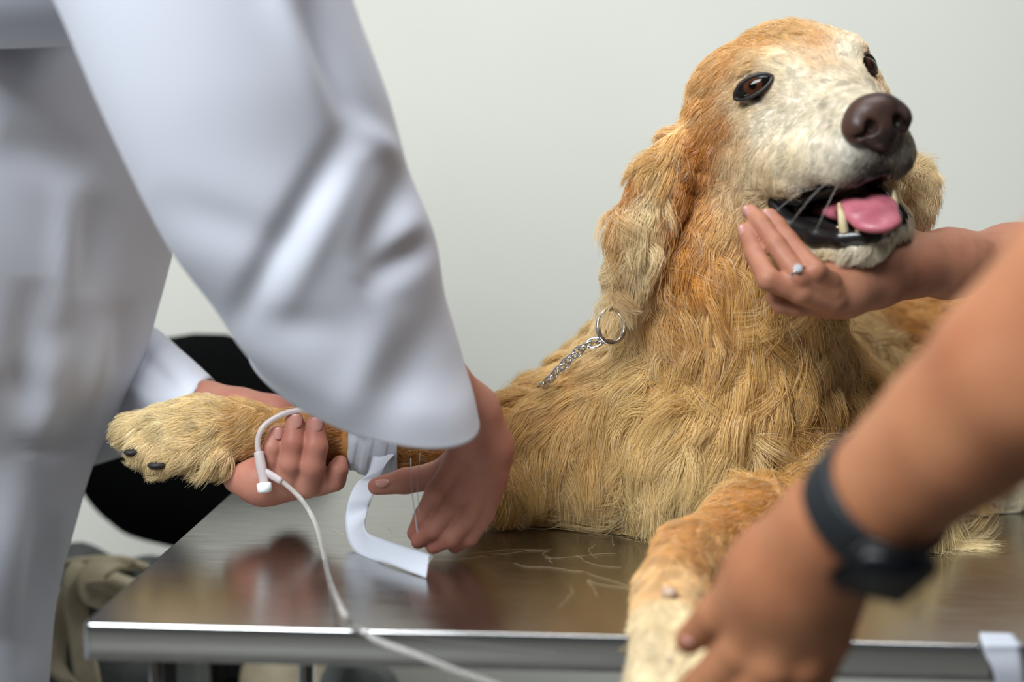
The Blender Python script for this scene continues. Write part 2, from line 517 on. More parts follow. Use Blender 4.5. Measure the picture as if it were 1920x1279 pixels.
strap([(90, 1100, 0.06), (105, 1140, 0.0), (100, 1240, -0.02), (150, 1290, -0.03), (250, 1310, -0.03), (330, 1330, 0.0)], 0.03)
bc = np.array([-0.225, 1.66, BZ + 0.115])
cb = empty('cream_bundle', (bc[0], bc[1], BZ)); tag(cb, 'bundle of cream cloth with a grey fold under the steel tabletop', 'cloth bundle')
link('bundle', bm_mesh('bundle', lumpy(bc, (0.085, 0.11, 0.125), 9)), m_beige, cb)
link('grey_fold', bm_mesh('grey_fold', lumpy(bc + np.array([0.05, -0.05, 0.03]), (0.055, 0.07, 0.07), 14)), m_grey, cb)

# things glimpsed under the table, against the wall
m_pole = mat('pale_wood_pole', srgb(150, 138, 112), 0.6)
for px_, lab in ((703, 'pale upright post behind the table, seen below its front edge'),):
    q = V(px_, 1250, 2.3)
    tag(link('upright_post', bm_mesh('upright_post', lathe([(0.009, 0), (0.009, 0.70), (0.006, 0.715)], (q[0], q[1], 0), (0, 0, 1), 16)), m_pole), lab, 'post')
# ------------------------------------------------------------------ the dog: one continuous body
EYE0 = V(1513, 139, 1.14)
_F = np.array([0.221, 0.088, -0.969]); _L = np.array([0.956, -0.228, 0.187])
HF = unit(DV(*_F)); HL = DV(*_L); HL = unit(HL - HF * (HL @ HF)); HU = np.cross(HF, HL); HU = HU if HU[2] > 0 else -HU
def H(f, l, u): return EYE0 + (HF * f + HL * l + HU * u) * 0.01
HA = np.array([HF, HL, HU])
def to_head(P):
    q = (np.asarray(P) - EYE0) * 100
    return q @ HF, q @ HL, q @ HU
def rp(px, D): return px * D / FPX

dx = axis_pts((-0.42, 0.80, 0.0045))
dy = axis_pts((0.83, 1.42, 0.0045), (1.42, 1.86, 0.009))
dz = axis_pts((0.77, 1.36, 0.0045))
S = Solid(dx, dy, dz)
# trunk, neck, chest
T0 = TABLE_Z
S.cap(V(1330, 830, 1.36), np.array([0.33, 1.50, T0 + 0.092]), 0.122, 0.100, 0.06)
S.cap(np.array([0.33, 1.50, T0 + 0.092]), np.array([0.56, 1.62, T0 + 0.095]), 0.100, 0.103, 0.05)
S.ell(V(1270, 815, 1.315), (rp(255, 1.31), 0.125, rp(165, 1.31)), k=0.05)
S.cap(V(1345, 500, 1.24), V(1330, 720, 1.29), rp(150, 1.24), rp(215, 1.29), 0.05)
S.cap(V(1345, 360, 1.25), V(1345, 520, 1.25), rp(128, 1.25), rp(150, 1.25), 0.05)
S.cap(V(1430, 480, 1.24), V(1400, 640, 1.26), rp(120, 1.24), rp(150, 1.26), 0.04)
# far shoulder and the lifted foreleg
S.cap(V(1180, 730, 1.30), V(1020, 820, 1.27), rp(95, 1.28), rp(80, 1.27), 0.05)
S.cap(V(1020, 830, 1.27), V(950, 880, 1.26), rp(92, 1.27), rp(58, 1.25), 0.04)
S.chain([V(965, 880, 1.255), V(860, 862, 1.25), V(700, 838, 1.245), V(560, 818, 1.245), V(460, 808, 1.245)],
        [rp(50, 1.25), rp(44, 1.25), rp(38, 1.25), rp(38, 1.25), rp(44, 1.25)], 0.02)
S.chain([V(460, 808, 1.245), V(380, 805, 1.24), V(310, 805, 1.235)], [rp(46, 1.25), rp(52, 1.25), rp(48, 1.25)], 0.02)
for (a, b_, D) in (((320, 790), (242, 800), 1.255), ((318, 808), (238, 815), 1.24), ((330, 830), (262, 848), 1.225), ((350, 845), (300, 868), 1.215)):
    S.cap(V(*a, D), V(*b_, D - 0.002), rp(27, D), rp(25, D), 0.008)
S.ell(V(395, 860, 1.22), (rp(42, 1.2), 0.014, rp(20, 1.2)), k=0.01)
# near shoulder and foreleg resting on the table edge
S.cap(V(1520, 760, 1.31), V(1600, 880, 1.26), rp(120, 1.3), rp(95, 1.26), 0.05)
S.chain([V(1690, 955, 1.235), V(1600, 935, 1.20), V(1420, 985, 1.12), V(1290, 1045, 1.045)],
        [rp(66, 1.23), rp(76, 1.20), rp(70, 1.12), rp(60, 1.045)], 0.03)
S.chain([V(1290, 1050, 1.04), V(1258, 1110, 0.985), V(1245, 1180, 0.94)], [rp(60, 1.04), rp(58, 0.985), rp(62, 0.94)], 0.015)
for (a, b_) in (((1215, 1185), (1203, 1290)), ((1243, 1190), (1236, 1310)), ((1278, 1190), (1272, 1305)), ((1308, 1185), (1312, 1275))):
    S.cap(V(*a, 0.925), V(*b_, 0.897), rp(30, 0.92), rp(28, 0.9), 0.006)
# hind quarter and tail
S.ell(np.array([0.53, 1.53, T0 + 0.085]), (0.13, 0.10, 0.085), k=0.04)
S.chain([np.array([0.60, 1.47, T0 + 0.05]), np.array([0.52, 1.40, T0 + 0.035]), np.array([0.45, 1.37, T0 + 0.03])], [0.04, 0.028, 0.026], 0.02)
S.chain([np.array([0.66, 1.66, T0 + 0.10]), np.array([0.72, 1.60, T0 + 0.05]), np.array([0.70, 1.46, T0 + 0.028])], [0.035, 0.024, 0.018], 0.02)
# head
def hcap(a, b, ra, rb, k): S.cap(H(*a), H(*b), ra * 0.01, rb * 0.01, k * 0.01)
def hell(c, r, k, op='+'): S.ell(H(*c), np.array(r) * 0.01, HA, k * 0.01, op)
hell((-4.6, 0, -1.5), (7.6, 6.1, 6.2), 2)
hcap((-6, 0, -7), (-8, -2, -13), 6.0, 6.5, 4)
hell((0.4, 0, -1.2), (3.6, 3.6, 3.0), 2)
hcap((1.5, 0, -3.6), (8.0, 0, -4.6), 3.4, 2.5, 2)
hell((1.2, 0, -3.5), (3.5, 4.4, 3.2), 2)
for s_ in (1, -1):
    hell((-0.8, s_ * 3.5, 0.9), (2.6, 2.1, 1.6), 1.6)
    hell((-3.0, s_ * 4.6, -4.8), (4.6, 2.5, 5.0), 2)
    hell((-3.6, s_ * 4.4, -8.8), (4.2, 2.6, 3.8), 2.5)
    hcap((2.3, s_ * 3.0, -6.2), (7.6, s_ * 1.7, -6.8), 2.9, 2.1, 1.4)
    hcap((0.8, s_ * 4.2, -6.6), (3.4, s_ * 3.5, -7.6), 2.2, 2.0, 1.4)
    hcap((9.0, s_ * 0.8, -6.9), (7.8, s_ * 1.9, -7.4), 1.45, 1.7, 0.6)
    hcap((-2.0, s_ * 4.4, -11.4), (3.0, s_ * 3.3, -13.0), 2.0, 1.7, 1.2)
    hcap((3.0, s_ * 3.3 - 0.2, -13.0), (6.9, s_ * 0.8 - 1.2, -13.4), 1.7 if s_ < 0 else 1.4, 1.3, 1.0)
    # root of the ear, flowing out of the side of the skull
    hcap((-5.2, s_ * 5.2, 0.2), (-5.6, s_ * 7.4, -3.6), 2.4, 2.0, 3)
hcap((-4, 0, -12.5), (6.5, -1.2, -13.7), 3.2, 1.2, 1.5)
# mouth hollow
MO = S.sub()
for s_ in (1, -1):
    MO.cap(H(1.6, s_ * 5.0, -9.5), H(5.0, s_ * 3.6, -10.6), 0.006, 0.011, 0.003)
    MO.cap(H(5.0, s_ * 3.4, -10.6), H(9.6, s_ * 1.0, -10.4), 0.011, 0.015, 0.004)
MO.ell(H(5.6, 0, -10.4), (0.050, 0.026, 0.017), HA, 0.006)
S._put((slice(None),) * 3, MO.d, 0.003, '-')
# ears
S.chain([V(1280, 275, 1.175), V(1238, 350, 1.17), V(1200, 440, 1.165), V(1178, 540, 1.17)], [rp(44, 1.18), rp(60, 1.18), rp(60, 1.18), rp(36, 1.18)], 0.006, flat=(DV(0.35, 0.05, -1), 0.42))
S.chain([V(1665, 300, 1.215), V(1706, 345, 1.21), V(1716, 400, 1.205)], [rp(34, 1.2), rp(42, 1.2), rp(34, 1.2)], 0.012, flat=(DV(-0.3, 0.05, -1), 0.6))
def sample(sol, P):
    i = np.clip(np.searchsorted(sol.X, P[:, 0]), 0, len(sol.X) - 1); j = np.clip(np.searchsorted(sol.Y, P[:, 1]), 0, len(sol.Y) - 1); k = np.clip(np.searchsorted(sol.Z, P[:, 2]), 0, len(sol.Z) - 1)
    return sol.d[i, j, k]
# eye hollows: found by stepping in towards each eye
EYES = []
for s_ in (-1, 1):
    n_ = unit(HF * 0.80 + HL * 0.58 * s_ + HU * 0.10)
    c_ = H(-1.0, -3.6, -0.45) if s_ < 0 else H(-1.0, 2.9, -0.6)
    t_ = 0.06
    while t_ > 0 and sample(S, (c_ + n_ * t_)[None])[0] > 0: t_ -= 0.001
    EYES.append((c_ + n_ * (t_ - 0.0085), n_, s_))
for c_, n_, s_ in []: S.ell(c_ + n_ * 0.007, (0.0118, 0.0118, 0.0085), HA, 0.003, '-')
dv, df = S.mesh_arrays()
# keep the dog out of the steel
dv = relax(dv, df, 2, 0.5)
tu = (dv - C0) @ EX; tv = (dv - C0) @ EY
over = (tu > 0) & (tu < TW) & (tv > 0) & (tv < TD) & (dv[:, 2] < TABLE_Z + 0.002) & (dv[:, 2] > TABLE_Z - 0.05)
dv[over, 2] = TABLE_Z + 0.002
dn = vnormals(dv, df)
DOG_S = S
def surf(px, py, lo=0.8, hi=1.7, step=0.002):
    "distance along the view ray at which the dog's skin is met"
    best = None
    for D in np.arange(lo, hi, step):
        p = V(px, py, D)
        i = np.searchsorted(S.X, p[0]); j = np.searchsorted(S.Y, p[1]); k = np.searchsorted(S.Z, p[2])
        if 0 < i < len(S.X) and 0 < j < len(S.Y) and 0 < k < len(S.Z) and S.d[i, j, k] < 0: return D
    return best
# ------------------------------------------------------------------ the people
def add_fingers(base, fingers, k=0.009, kk=0.0015):
    tot = base.d.copy()
    for pts, rad in fingers:
        f = base.sub(); f.chain(pts, rad, 0.003)
        h = np.maximum(k - np.abs(base.d - f.d), 0) / k
        fd = np.minimum(base.d, f.d) - h * h * k * 0.25
        h = np.maximum(kk - np.abs(tot - fd), 0) / kk
        tot = np.minimum(tot, fd) - h * h * kk * 0.25
    base.d = tot
def px_chain(pts):
    return [V(x, y, D) for x, y, D, r in pts], [rp(r, D) for x, y, D, r in pts]
def nail(p, up, nrm, w, l, m, par):
    bm = bmesh.new(); bmesh.ops.create_icosphere(bm, subdivisions=3, radius=1); me = bm_mesh('fingernail', bm)
    up = unit(up); nrm = unit(nrm - up * (np.asarray(nrm) @ up)); sd = np.cross(up, nrm)
    P = np.array([v_.co[:] for v_ in me.vertices])
    P = np.sign(P) * np.abs(P) ** 0.8
    curve = -(P[:, :1] ** 2) * 0.0022
    P = p + P[:, :1] * sd * w + P[:, 1:2] * up * l + (P[:, 2:] * 0.0009 + curve) * nrm
    me.vertices.foreach_set('co', P.astype(np.float32).ravel())
    link('fingernail', me, m, par)
m_nail = mat('fingernail', srgb(184, 132, 122), 0.3, spec=0.5)
def skin(name, a, b_): return mat(name, a, 0.52, spec=0.32, sss=0.12, noise=(22, b_, 0.35, 0.68), bump=(260, 0.12, 0.0008))
m_skinA = skin('skin_vet', srgb(174, 122, 103), srgb(156, 98, 84))
m_skinB = skin('skin_holder', srgb(166, 116, 91), srgb(144, 92, 71))
m_skinC = skin('skin_watch_arm', srgb(168, 115, 82), srgb(152, 96, 66))
def body_core(s, hip, chest, head, side, feet, k=0.05):
    "trunk, neck, head and legs of a standing person; side = vector from hip centre to the person's left hip"
    hip, chest, head = map(np.asarray, (hip, chest, head)); side = unit(side)
    s.cap(hip, chest, 0.11, 0.105, k)
    s.cap(chest + side * 0.07, chest - side * 0.07, 0.085, 0.085, k)
    s.cap(hip + side * 0.06, hip - side * 0.06, 0.11, 0.11, k)
    nb = chest + unit(head - chest) * 0.10
    s.cap(nb, head - (head - chest) * 0.2, 0.055, 0.052, 0.03)
    s.ell(head, (0.078, 0.092, 0.112), k=0.03)
    for g, ft in zip((1, -1), feet):
        h_ = hip + side * 0.09 * g - np.array([0, 0, 0.06]); ft = np.asarray(ft)
        kn = (h_ + ft) / 2 + np.array([0, 0, 0.03])
        s.cap(h_, kn, 0.08, 0.058, 0.03); s.cap(kn, ft + np.array([0, 0, 0.08]), 0.056, 0.036, 0.02)
        fw = unit(np.cross(side, (0, 0, 1.0)))
        s.cap(ft + np.array([0, 0, 0.045]), ft + fw * 0.15 + np.array([0, 0, 0.03]), 0.038, 0.028, 0.02)
def face(s, head, fwd):
    fwd = unit(fwd); sd = unit(np.cross(fwd, (0, 0, 1.0)))
    s.ell(head + fwd * 0.05 - np.array([0, 0, 0.035]), (0.062, 0.062, 0.075), k=0.02)
    s.cap(head + fwd * 0.098 + np.array([0, 0, 0.0]), head + fwd * 0.112 - np.array([0, 0, 0.04]), 0.010, 0.014, 0.012)
    s.cap(head + fwd * 0.092 - np.array([0, 0, 0.066]) + sd * 0.02, head + fwd * 0.092 - np.array([0, 0, 0.066]) - sd * 0.02, 0.008, 0.008, 0.008)
    for g in (1, -1):
        s.ell(head + fwd * 0.09 + sd * 0.033 * g + np.array([0, 0, 0.004]), (0.014, 0.014, 0.010), k=0.006, op='-')
        s.ell(head + sd * 0.082 * g - np.array([0, 0, 0.01]), (0.012, 0.020, 0.030), k=0.008)
def limb_cloth(name, pts, radii, m, par, n=50, th=0.0025, amp=0.006, seed=0):
    p = catmull(pts, n)
    r = catmull(np.array(radii, float)[:, None], n)[:, 0]
    bm = tube(pts, radii, 40, n, caps=False)
    me = bm_mesh(name, bm)
    P = np.array([v_.co[:] for v_ in me.vertices]); me2 = me
    N_ = np.array([v_.normal[:] for v_ in me.vertices])
    P = P + N_ * (vnoise(P, 26, seed) * amp)[:, None]
    me.vertices.foreach_set('co', P.astype(np.float32).ravel())
    o = link(name, me, m, par)
    md = o.modifiers.new('cloth', 'SOLIDIFY'); md.thickness = th; md.offset = 1
    return o
def hair_cap(head, fwd, m, par):
    bm = bmesh.new(); bmesh.ops.create_icosphere(bm, subdivisions=4, radius=1); me = bm_mesh('hair', bm)
    P = np.array([v_.co[:] for v_ in me.vertices]); fwd = unit(fwd)
    fr = P @ fwd
    rad = 1.12 - 0.28 * np.clip((fr - 0.25) / 0.5, 0, 1) * (P[:, 2] < 0.62) - 0.3 * (P[:, 2] < -0.45)
    P = P * rad[:, None] * np.array([0.082, 0.094, 0.114]) * (1 + 0.02 * vnoise(P, 16, 2))[:, None] + np.asarray(head) - fwd * 0.008 + np.array([0, 0, 0.006])
    me.vertices.foreach_set('co', P.astype(np.float32).ravel()); link('hair', me, m, par)
    sd = unit(np.cross(fwd, (0, 0, 1.0)))
    for g in (1, -1):
        bm = bmesh.new(); bmesh.ops.create_uvsphere(bm, u_segments=16, v_segments=12, radius=0.012)
        for v_ in bm.verts: v_.co = v_.co + Vector(np.asarray(head) + fwd * 0.084 + sd * 0.033 * g + np.array([0, 0, 0.004]))
        link('eye', bm_mesh('eye', bm), m_eyes, par)
m_eyes = mat('human_eye', srgb(60, 50, 46), 0.2)
m_hairdark = mat('dark_hair', srgb(34, 28, 25), 0.5)
m_shoe = mat('shoe_leather', srgb(38, 36, 36), 0.5)
m_trousers = mat('dark_trousers', srgb(52, 56, 66), 0.85)

# ======== the vet in the white coat
A = Solid(axis_pts((-1.0, -0.30, 0.012), (-0.30, 0.02, 0.0017)),
          axis_pts((0.78, 1.07, 0.012), (1.07, 1.345, 0.0017), (1.345, 1.50, 0.012)),
          axis_pts((0.0, 0.835, 0.014), (0.835, 1.0, 0.0017), (1.0, 1.72, 0.012)))
hipA = np.array([-0.72, 1.24, 0.92]); chestA = np.array([-0.54, 1.22, 1.24]); headA = np.array([-0.36, 1.18, 1.53])
shR = V(240, -110, 0.94); shL = np.array([-0.44, 1.36, 1.26])
body_core(A, hipA, chestA, headA, (0, 1, 0), [(-0.76, 1.33, 0), (-0.72, 1.13, 0)])
face(A, headA, (1, 0, -0.3))
A.chain([chestA + np.array([0.08, -0.04, 0.15]), shR, V(520, 330, 0.985), V(700, 620, 1.055), V(795, 715, 1.09), V(885, 775, 1.112)], [0.05, 0.052, 0.044, 0.031, 0.025, rp(44, 1.11)], 0.03)
A.chain([chestA + np.array([0.02, 0.08, 0.03]), shL, V(40, 620, 1.50), V(240, 745, 1.415), V(386, 760, 1.318)], [0.08, 0.06, 0.045, 0.038, rp(38, 1.32)], 0.03)
# left palm under the paw, wrist behind it
A.chain(*px_chain([(386, 760, 1.318, 38), (450, 772, 1.312, 37), (510, 790, 1.305, 42), (545, 840, 1.300, 42)]), 0.015)
A.chain(*px_chain([(545, 835, 1.300, 42), (545, 890, 1.275, 38), (520, 902, 1.235, 36)]), 0.015)
A.chain(*px_chain([(446, 898, 1.232, 26), (490, 902, 1.226, 40), (560, 896, 1.232, 30), (600, 898, 1.236, 24)]), 0.012)
# right hand
A.chain(*px_chain([(885, 770, 1.112, 44), (905, 840, 1.125, 48), (893, 900, 1.13, 50)]), 0.015)
A.chain(*px_chain([(900, 850, 1.135, 46), (862, 880, 1.14, 36)]), 0.015)
FL = [[(500, 905, 1.222, 22), (506, 862, 1.212, 19), (511, 840, 1.2105, 18.5), (519, 813, 1.213, 17)],
      [(535, 905, 1.222, 24), (546, 868, 1.2095, 22), (550, 832, 1.2075, 21), (552, 789, 1.211, 18)],
      [(575, 908, 1.224, 25), (586, 874, 1.2105, 23), (593, 838, 1.2085, 22), (591, 796, 1.212, 18.5)],
      [(600, 905, 1.235, 22), (627, 900, 1.228, 21), (634, 880, 1.224, 19), (638, 868, 1.226, 15)]]
FR = [[(858, 868, 1.120, 24), (818, 922, 1.118, 20), (794, 968, 1.122, 18), (776, 1000, 1.128, 14)],
      [(880, 890, 1.116, 24), (846, 950, 1.114, 20), (812, 994, 1.118, 18), (784, 1016, 1.124, 14)],
      [(905, 900, 1.116, 24), (880, 964, 1.114, 20), (846, 1008, 1.118, 18), (812, 1026, 1.124, 14)],
      [(928, 900, 1.120, 22), (910, 962, 1.120, 18), (882, 1006, 1.124, 16), (852, 1026, 1.130, 13)],
      [(868, 872, 1.140, 30), (815, 893, 1.150, 26), (760, 902, 1.156, 24), (706, 912, 1.160, 17)]]
add_fingers(A, [px_chain(q) for q in FL + FR], 0.010, 0.0012)
v, f = A.mesh_arrays(); v = relax(v, f, 2)
vet = link('person', np_mesh('vet_body', v, f), m_skinA)
tag(vet, 'person in a long white coat bending over the steel table, taping the dog\'s lifted leg', 'person')
hair_cap(headA, (1, 0, -0.3), m_hairdark, vet)
for (x, y, D), nm, w in (((521, 813, 1.2040), (0.1, -1, 0), 10), ((554, 790, 1.2020), (0.03, -1, 0), 12), ((592.5, 796, 1.2025), (0.0, -1, 0.0), 12)):
    nail(V(x, y, D), DV(*nm), DV(0, -0.12, -1), rp(w, D), rp(w * 1.15, D), m_nail, vet)
nail(V(716, 903, 1.150), DV(-1, 0.1, 0.05), DV(0, -0.8, -0.6), rp(10, 1.15), rp(14, 1.15), m_nail, vet)

# ---- white coat
m_coat = mat('white_coat_cotton', srgb(202, 205, 216), 0.85, spec=0.15, sheen=0.15, bump=(500, 0.05, 0.0005))
def crease(v, n, segs):
    X, Y, D = proj(v)
    out = np.zeros(len(v))
    fac = np.clip(-((v - CAM) / np.linalg.norm(v - CAM, axis=1)[:, None] * n).sum(1) * 2, 0, 1)
    for x0, y0, x1, y1, w, a in segs:
        d = np.array([x1 - x0, y1 - y0], float); L2 = d @ d
        t = np.clip(((X - x0) * d[0] + (Y - y0) * d[1]) / L2, 0, 1)
        r2 = (X - x0 - t * d[0]) ** 2 + (Y - y0 - t * d[1]) ** 2
        out += a * np.exp(-r2 / (w * 1.35) ** 2) * np.sin(np.pi * t)
    return v + n * (out * fac)[:, None]
def cloth(name, stations, n, nseg, segs, m, par, amp=0.004, sc=16, seed=1, th=0.002, sq=2.0):
    v, f, uv = loft(stations, n, nseg, sq=sq)
    nn = vnormals(v, f)
    cen = v.reshape(n, nseg, 3).mean(1).repeat(nseg, 0)
    if ((v - cen) * nn).sum() < 0: f = f[:, ::-1]; nn = -nn
    v = v + nn * (vnoise(v * np.array([1, 1, 0.6]), sc, seed) * amp)[:, None]
    nn = vnormals(v, f)
    v = crease(v, nn, segs)
    o = link(name, np_mesh(name, v, f), m, par)
    md = o.modifiers.new('cloth', 'SOLIDIFY'); md.thickness = th; md.offset = -1
    return o
def st_lr(L, R_, D, hd, bx=0, by=0, dD=0.0):
    "station from the left and right outline pixels at distance D; hd half depth in metres, near rim shifted by bx,by px"
    a = V(L[0], L[1], D - dD); b_ = V(R_[0], R_[1], D + dD)
    return ((a + b_) / 2, (b_ - a) / 2, -FWD * hd + RIGHT * rp(bx, D) - UP * rp(by, D))
def st_c(L, R_, D, hd): return st_lr((L[0] - 210, L[1]), R_, D, hd * 0.95, 0, 0, 0.10)
coat_st = [st_c((-560, 2150), (30, 2150), 1.23, 0.20), st_c((-640, 1700), (58, 1700), 1.23, 0.19), st_c((-690, 1279), (86, 1279), 1.23, 0.17), st_c((-680, 1130), (100, 1130), 1.23, 0.165),
           st_c((-650, 1000), (132, 1000), 1.23, 0.16), st_c((-630, 860), (176, 860), 1.23, 0.16), st_c((-570, 700), (258, 700), 1.23, 0.165), st_c((-520, 560), (300, 560), 1.23, 0.175), st_c((-470, 470), (324, 470), 1.23, 0.18),
           st_c((-400, 300), (370, 320), 1.23, 0.18), st_c((-330, 80), (420, 120), 1.23, 0.18), st_c((-240, -100), (400, -40), 1.23, 0.16), st_c((-220, -170), (260, -130), 1.22, 0.12), st_c((-150, -225), (130, -200), 1.22, 0.085)]
coat = cloth('lab_coat', coat_st, 150, 180, [
    (-10, 130, 75, -10, 22, -0.022), (40, 40, 95, 130, 30, -0.016), (130, 330, 118, 620, 20, 0.007), (180, 360, 160, 560, 26, -0.006),
    (60, 520, 40, 800, 24, -0.007), (110, 640, 60, 900, 22, 0.006), (210, 600, 150, 830, 18, 0.005), (235, 560, 215, 720, 14, -0.004),
    (30, 860, -10, 1200, 40, 0.010), (80, 900, 50, 1279, 20, -0.008), (110, 960, 78, 1279, 12, -0.006), (0, 700, 100, 760, 26, -0.005), (20, 830, 160, 850, 9, -0.004), (0, 250, 170, 330, 30, -0.006)],
    m_coat, vet, 0.0028, 13, 4)
sleeve_st = [(V(170, -330, 1.0), RIGHT * 0.02, -FWD * 0.015), (V(175, -322, 0.99), RIGHT * 0.075, -FWD * 0.045), st_lr((-60, -240), (560, -330), 0.93, 0.085), st_lr((20, -120), (640, -130), 0.925, 0.085), st_lr((92, 0), (668, 0), 0.93, 0.085, 10, 0, 0.01), st_lr((182, 200), (726, 180), 0.95, 0.085, 10, 0, 0.015),
             st_lr((252, 340), (762, 318), 0.97, 0.082, 12, 8, 0.02), st_lr((325, 470), (812, 440), 0.99, 0.080, 15, 15, 0.02), st_lr((398, 565), (834, 550), 1.015, 0.078, 25, 35, 0.02),
             st_lr((440, 630), (864, 648), 1.035, 0.076, 35, 60, 0.02), st_lr((470, 682), (874, 704), 1.05, 0.074, 85, 84, 0.02), st_lr((476, 700), (872, 742), 1.06, 0.072, 118, 106, 0.02)]
cloth('sleeve', sleeve_st, 130, 150, [
    (668, 215, 420, 640, 20, -0.0065), (705, 240, 500, 640, 20, 0.0028), (560, -20, 690, 290, 22, -0.010), (500, -20, 650, 240, 26, 0.004),
    (782, 285, 680, 520, 26, -0.009), (845, 425, 670, 550, 20, -0.0075), (850, 540, 690, 830, 30, -0.0035), (280, 370, 580, 480, 34, -0.003),
    (640, 210, 800, 330, 18, 0.004), (450, 600, 680, 620, 26, -0.0025), (740, 560, 640, 800, 26, 0.003)],
    m_coat, coat, 0.003, 17, 7)
limb_cloth('shoulder_yoke', [chestA + np.array([-0.06, 0.10, 0.09]), chestA + np.array([0.01, 0.03, 0.12]), chestA * 0.5 + shR * 0.5 + np.array([0.0, 0.0, 0.06]), shR + np.array([0.01, 0.0, 0.02])], [0.11, 0.10, 0.085, 0.08], m_coat, coat, amp=0.003, seed=21)
lsl_st = [(shL + np.array([-0.03, -0.06, 0.09]), UP * 0.02, -FWD * 0.02), (shL + np.array([-0.02, -0.03, 0.07]), UP * 0.055 + RIGHT * 0.03, -FWD * 0.06), (shL + np.array([0.0, 0.01, 0.02]), UP * 0.075 + RIGHT * 0.03, -FWD * 0.08), st_lr((-150, 480), (-120, 900), 1.53, 0.075), st_lr((0, 540), (20, 900), 1.51, 0.075), st_lr((120, 575), (110, 890), 1.475, 0.072), st_lr((210, 590), (190, 872), 1.44, 0.068), st_lr((282, 608), (262, 850), 1.405, 0.062), st_lr((340, 660), (318, 832), 1.37, 0.056), st_lr((392, 713), (352, 806), 1.34, 0.048)]
cloth('sleeve', lsl_st, 80, 90, [(240, 640, 340, 740, 14, -0.004), (200, 700, 320, 780, 14, 0.004), (180, 800, 260, 840, 12, -0.004)], m_coat, coat, 0.003, 22, 9)
for g, ft in ((1, (-0.76, 1.33, 0)), (-1, (-0.72, 1.13, 0))):
    h_ = hipA + np.array([0, 0.09 * g, -0.04]); ft = np.array(ft)
    limb_cloth('trouser_leg', [h_, (h_ + ft) / 2 + np.array([0, 0, 0.03]), ft + np.array([0, 0, 0.10])], [0.092, 0.076, 0.066], m_trousers, vet, seed=g + 8)
    bm = lumpy_shoe = tube([ft + np.array([-0.055, 0, 0.045]), ft + np.array([0.05, 0, 0.05]), ft + np.array([0.15, 0, 0.036]), ft + np.array([0.20, 0, 0.030])], [0.040, 0.046, 0.034, 0.018], 20, 24)
    me = bm_mesh('shoe', bm); P = np.array([v_.co[:] for v_ in me.vertices]); P[:, 2] = np.maximum(P[:, 2], 0.001); me.vertices.foreach_set('co', P.astype(np.float32).ravel()); link('shoe', me, m_shoe, vet)

# ======== the person steadying the dog's chin
B = Solid(axis_pts((0.14, 0.36, 0.0016), (0.36, 1.25, 0.012)),
          axis_pts((0.98, 1.24, 0.0016), (1.24, 2.0, 0.012)),
          axis_pts((0.0, 1.0, 0.016), (1.0, 1.145, 0.0016), (1.145, 1.80, 0.012)))
hipB = np.array([1.02, 1.74, 0.92]); chestB = np.array([0.98, 1.70, 1.28]); headB = np.array([0.93, 1.64, 1.58])
body_core(B, hipB, chestB, headB, (0.45, -0.85, 0), [(1.08, 1.64, 0), (1.0, 1.84, 0)])
face(B, headB, (-0.85, -0.5, -0.2))
shB = np.array([0.86, 1.56, 1.33])
B.chain([chestB, shB, V(2270, 478, 1.31), V(2060, 486, 1.26), V(1900, 491, 1.215), V(1780, 494, 1.175), V(1705, 500, 1.15)],
        [0.10, 0.058, 0.042, 0.037, rp(58, 1.215), rp(50, 1.175), rp(47, 1.15)], 0.03)
B.chain(*px_chain([(1705, 500, 1.15, 47), (1640, 518, 1.128, 50), (1580, 540, 1.105, 46), (1548, 548, 1.095, 40)]), 0.02)
B.chain(*px_chain([(1690, 490, 1.155, 42), (1650, 470, 1.165, 40)]), 0.02)
def on_dog(px, py, off, fallback):
    D = surf(px, py)
    return (D if D is not None else fallback) - off
D1 = on_dog(1442, 420, 0.007, 1.12); D2 = on_dog(1478, 452, 0.008, 1.10)
print('finger depths', D1, D2, on_dog(1415, 480, 0.008, 1.12), on_dog(1520, 500, 0.0, 9))
FB = [[(1550, 530, 1.075, 24), (1528, 508, 1.062, 20), (1478, 452, min(D2, 1.085), 19), (1458, 424, min(D1, 1.092), 17.5), (1444, 405, min(D1, 1.096), 15)],
      [(1552, 548, 1.078, 25), (1498, 520, 1.062, 22), (1452, 458, 1.076, 20), (1424, 418, 1.088, 18), (1407, 397, 1.095, 15)],
      [(1556, 564, 1.082, 25), (1500, 548, 1.066, 22), (1440, 524, 1.062, 21), (1414, 474, 1.078, 18.5), (1397, 432, 1.090, 15.5)],
      [(1548, 572, 1.092, 22), (1494, 574, 1.084, 19), (1464, 570, 1.084, 18), (1448, 556, 1.092, 14)],
      [(1690, 490, 1.16, 34), (1694, 452, 1.175, 27), (1676, 420, 1.185, 23), (1664, 396, 1.19, 18)]]
add_fingers(B, [px_chain(q) for q in FB], 0.010, 0.0012)
v, f = B.mesh_arrays(); v = relax(v, f, 2)
holder = link('person', np_mesh('holder_body', v, f), m_skinB)
tag(holder, 'person at the dog\'s far side cupping its chin with a ringed hand', 'person')
hair_cap(headB, (-0.85, -0.5, -0.2), m_hairdark, holder)
for x, y, D, dx_, dy_ in ((1404, 398, 1.0885, -0.55, -0.85), (1394, 434, 1.0835, -0.3, -0.95), (1441, 404, min(D1, 1.096) - 0.0065, -0.5, -0.85)):
    nail(V(x - 2, y, D), DV(dx_, dy_, 0.15), DV(-0.35, 0.1, -1), rp(9, D), rp(13, D), m_nail, holder)
m_teal = mat('teal_shirt', srgb(92, 122, 122), 0.85)
limb_cloth('shirt', [hipB + np.array([0, 0, -0.06]), hipB + np.array([0, 0, 0.12]), chestB, chestB + np.array([-0.02, -0.02, 0.10])], [0.19, 0.18, 0.20, 0.10], m_teal, holder, seed=3)
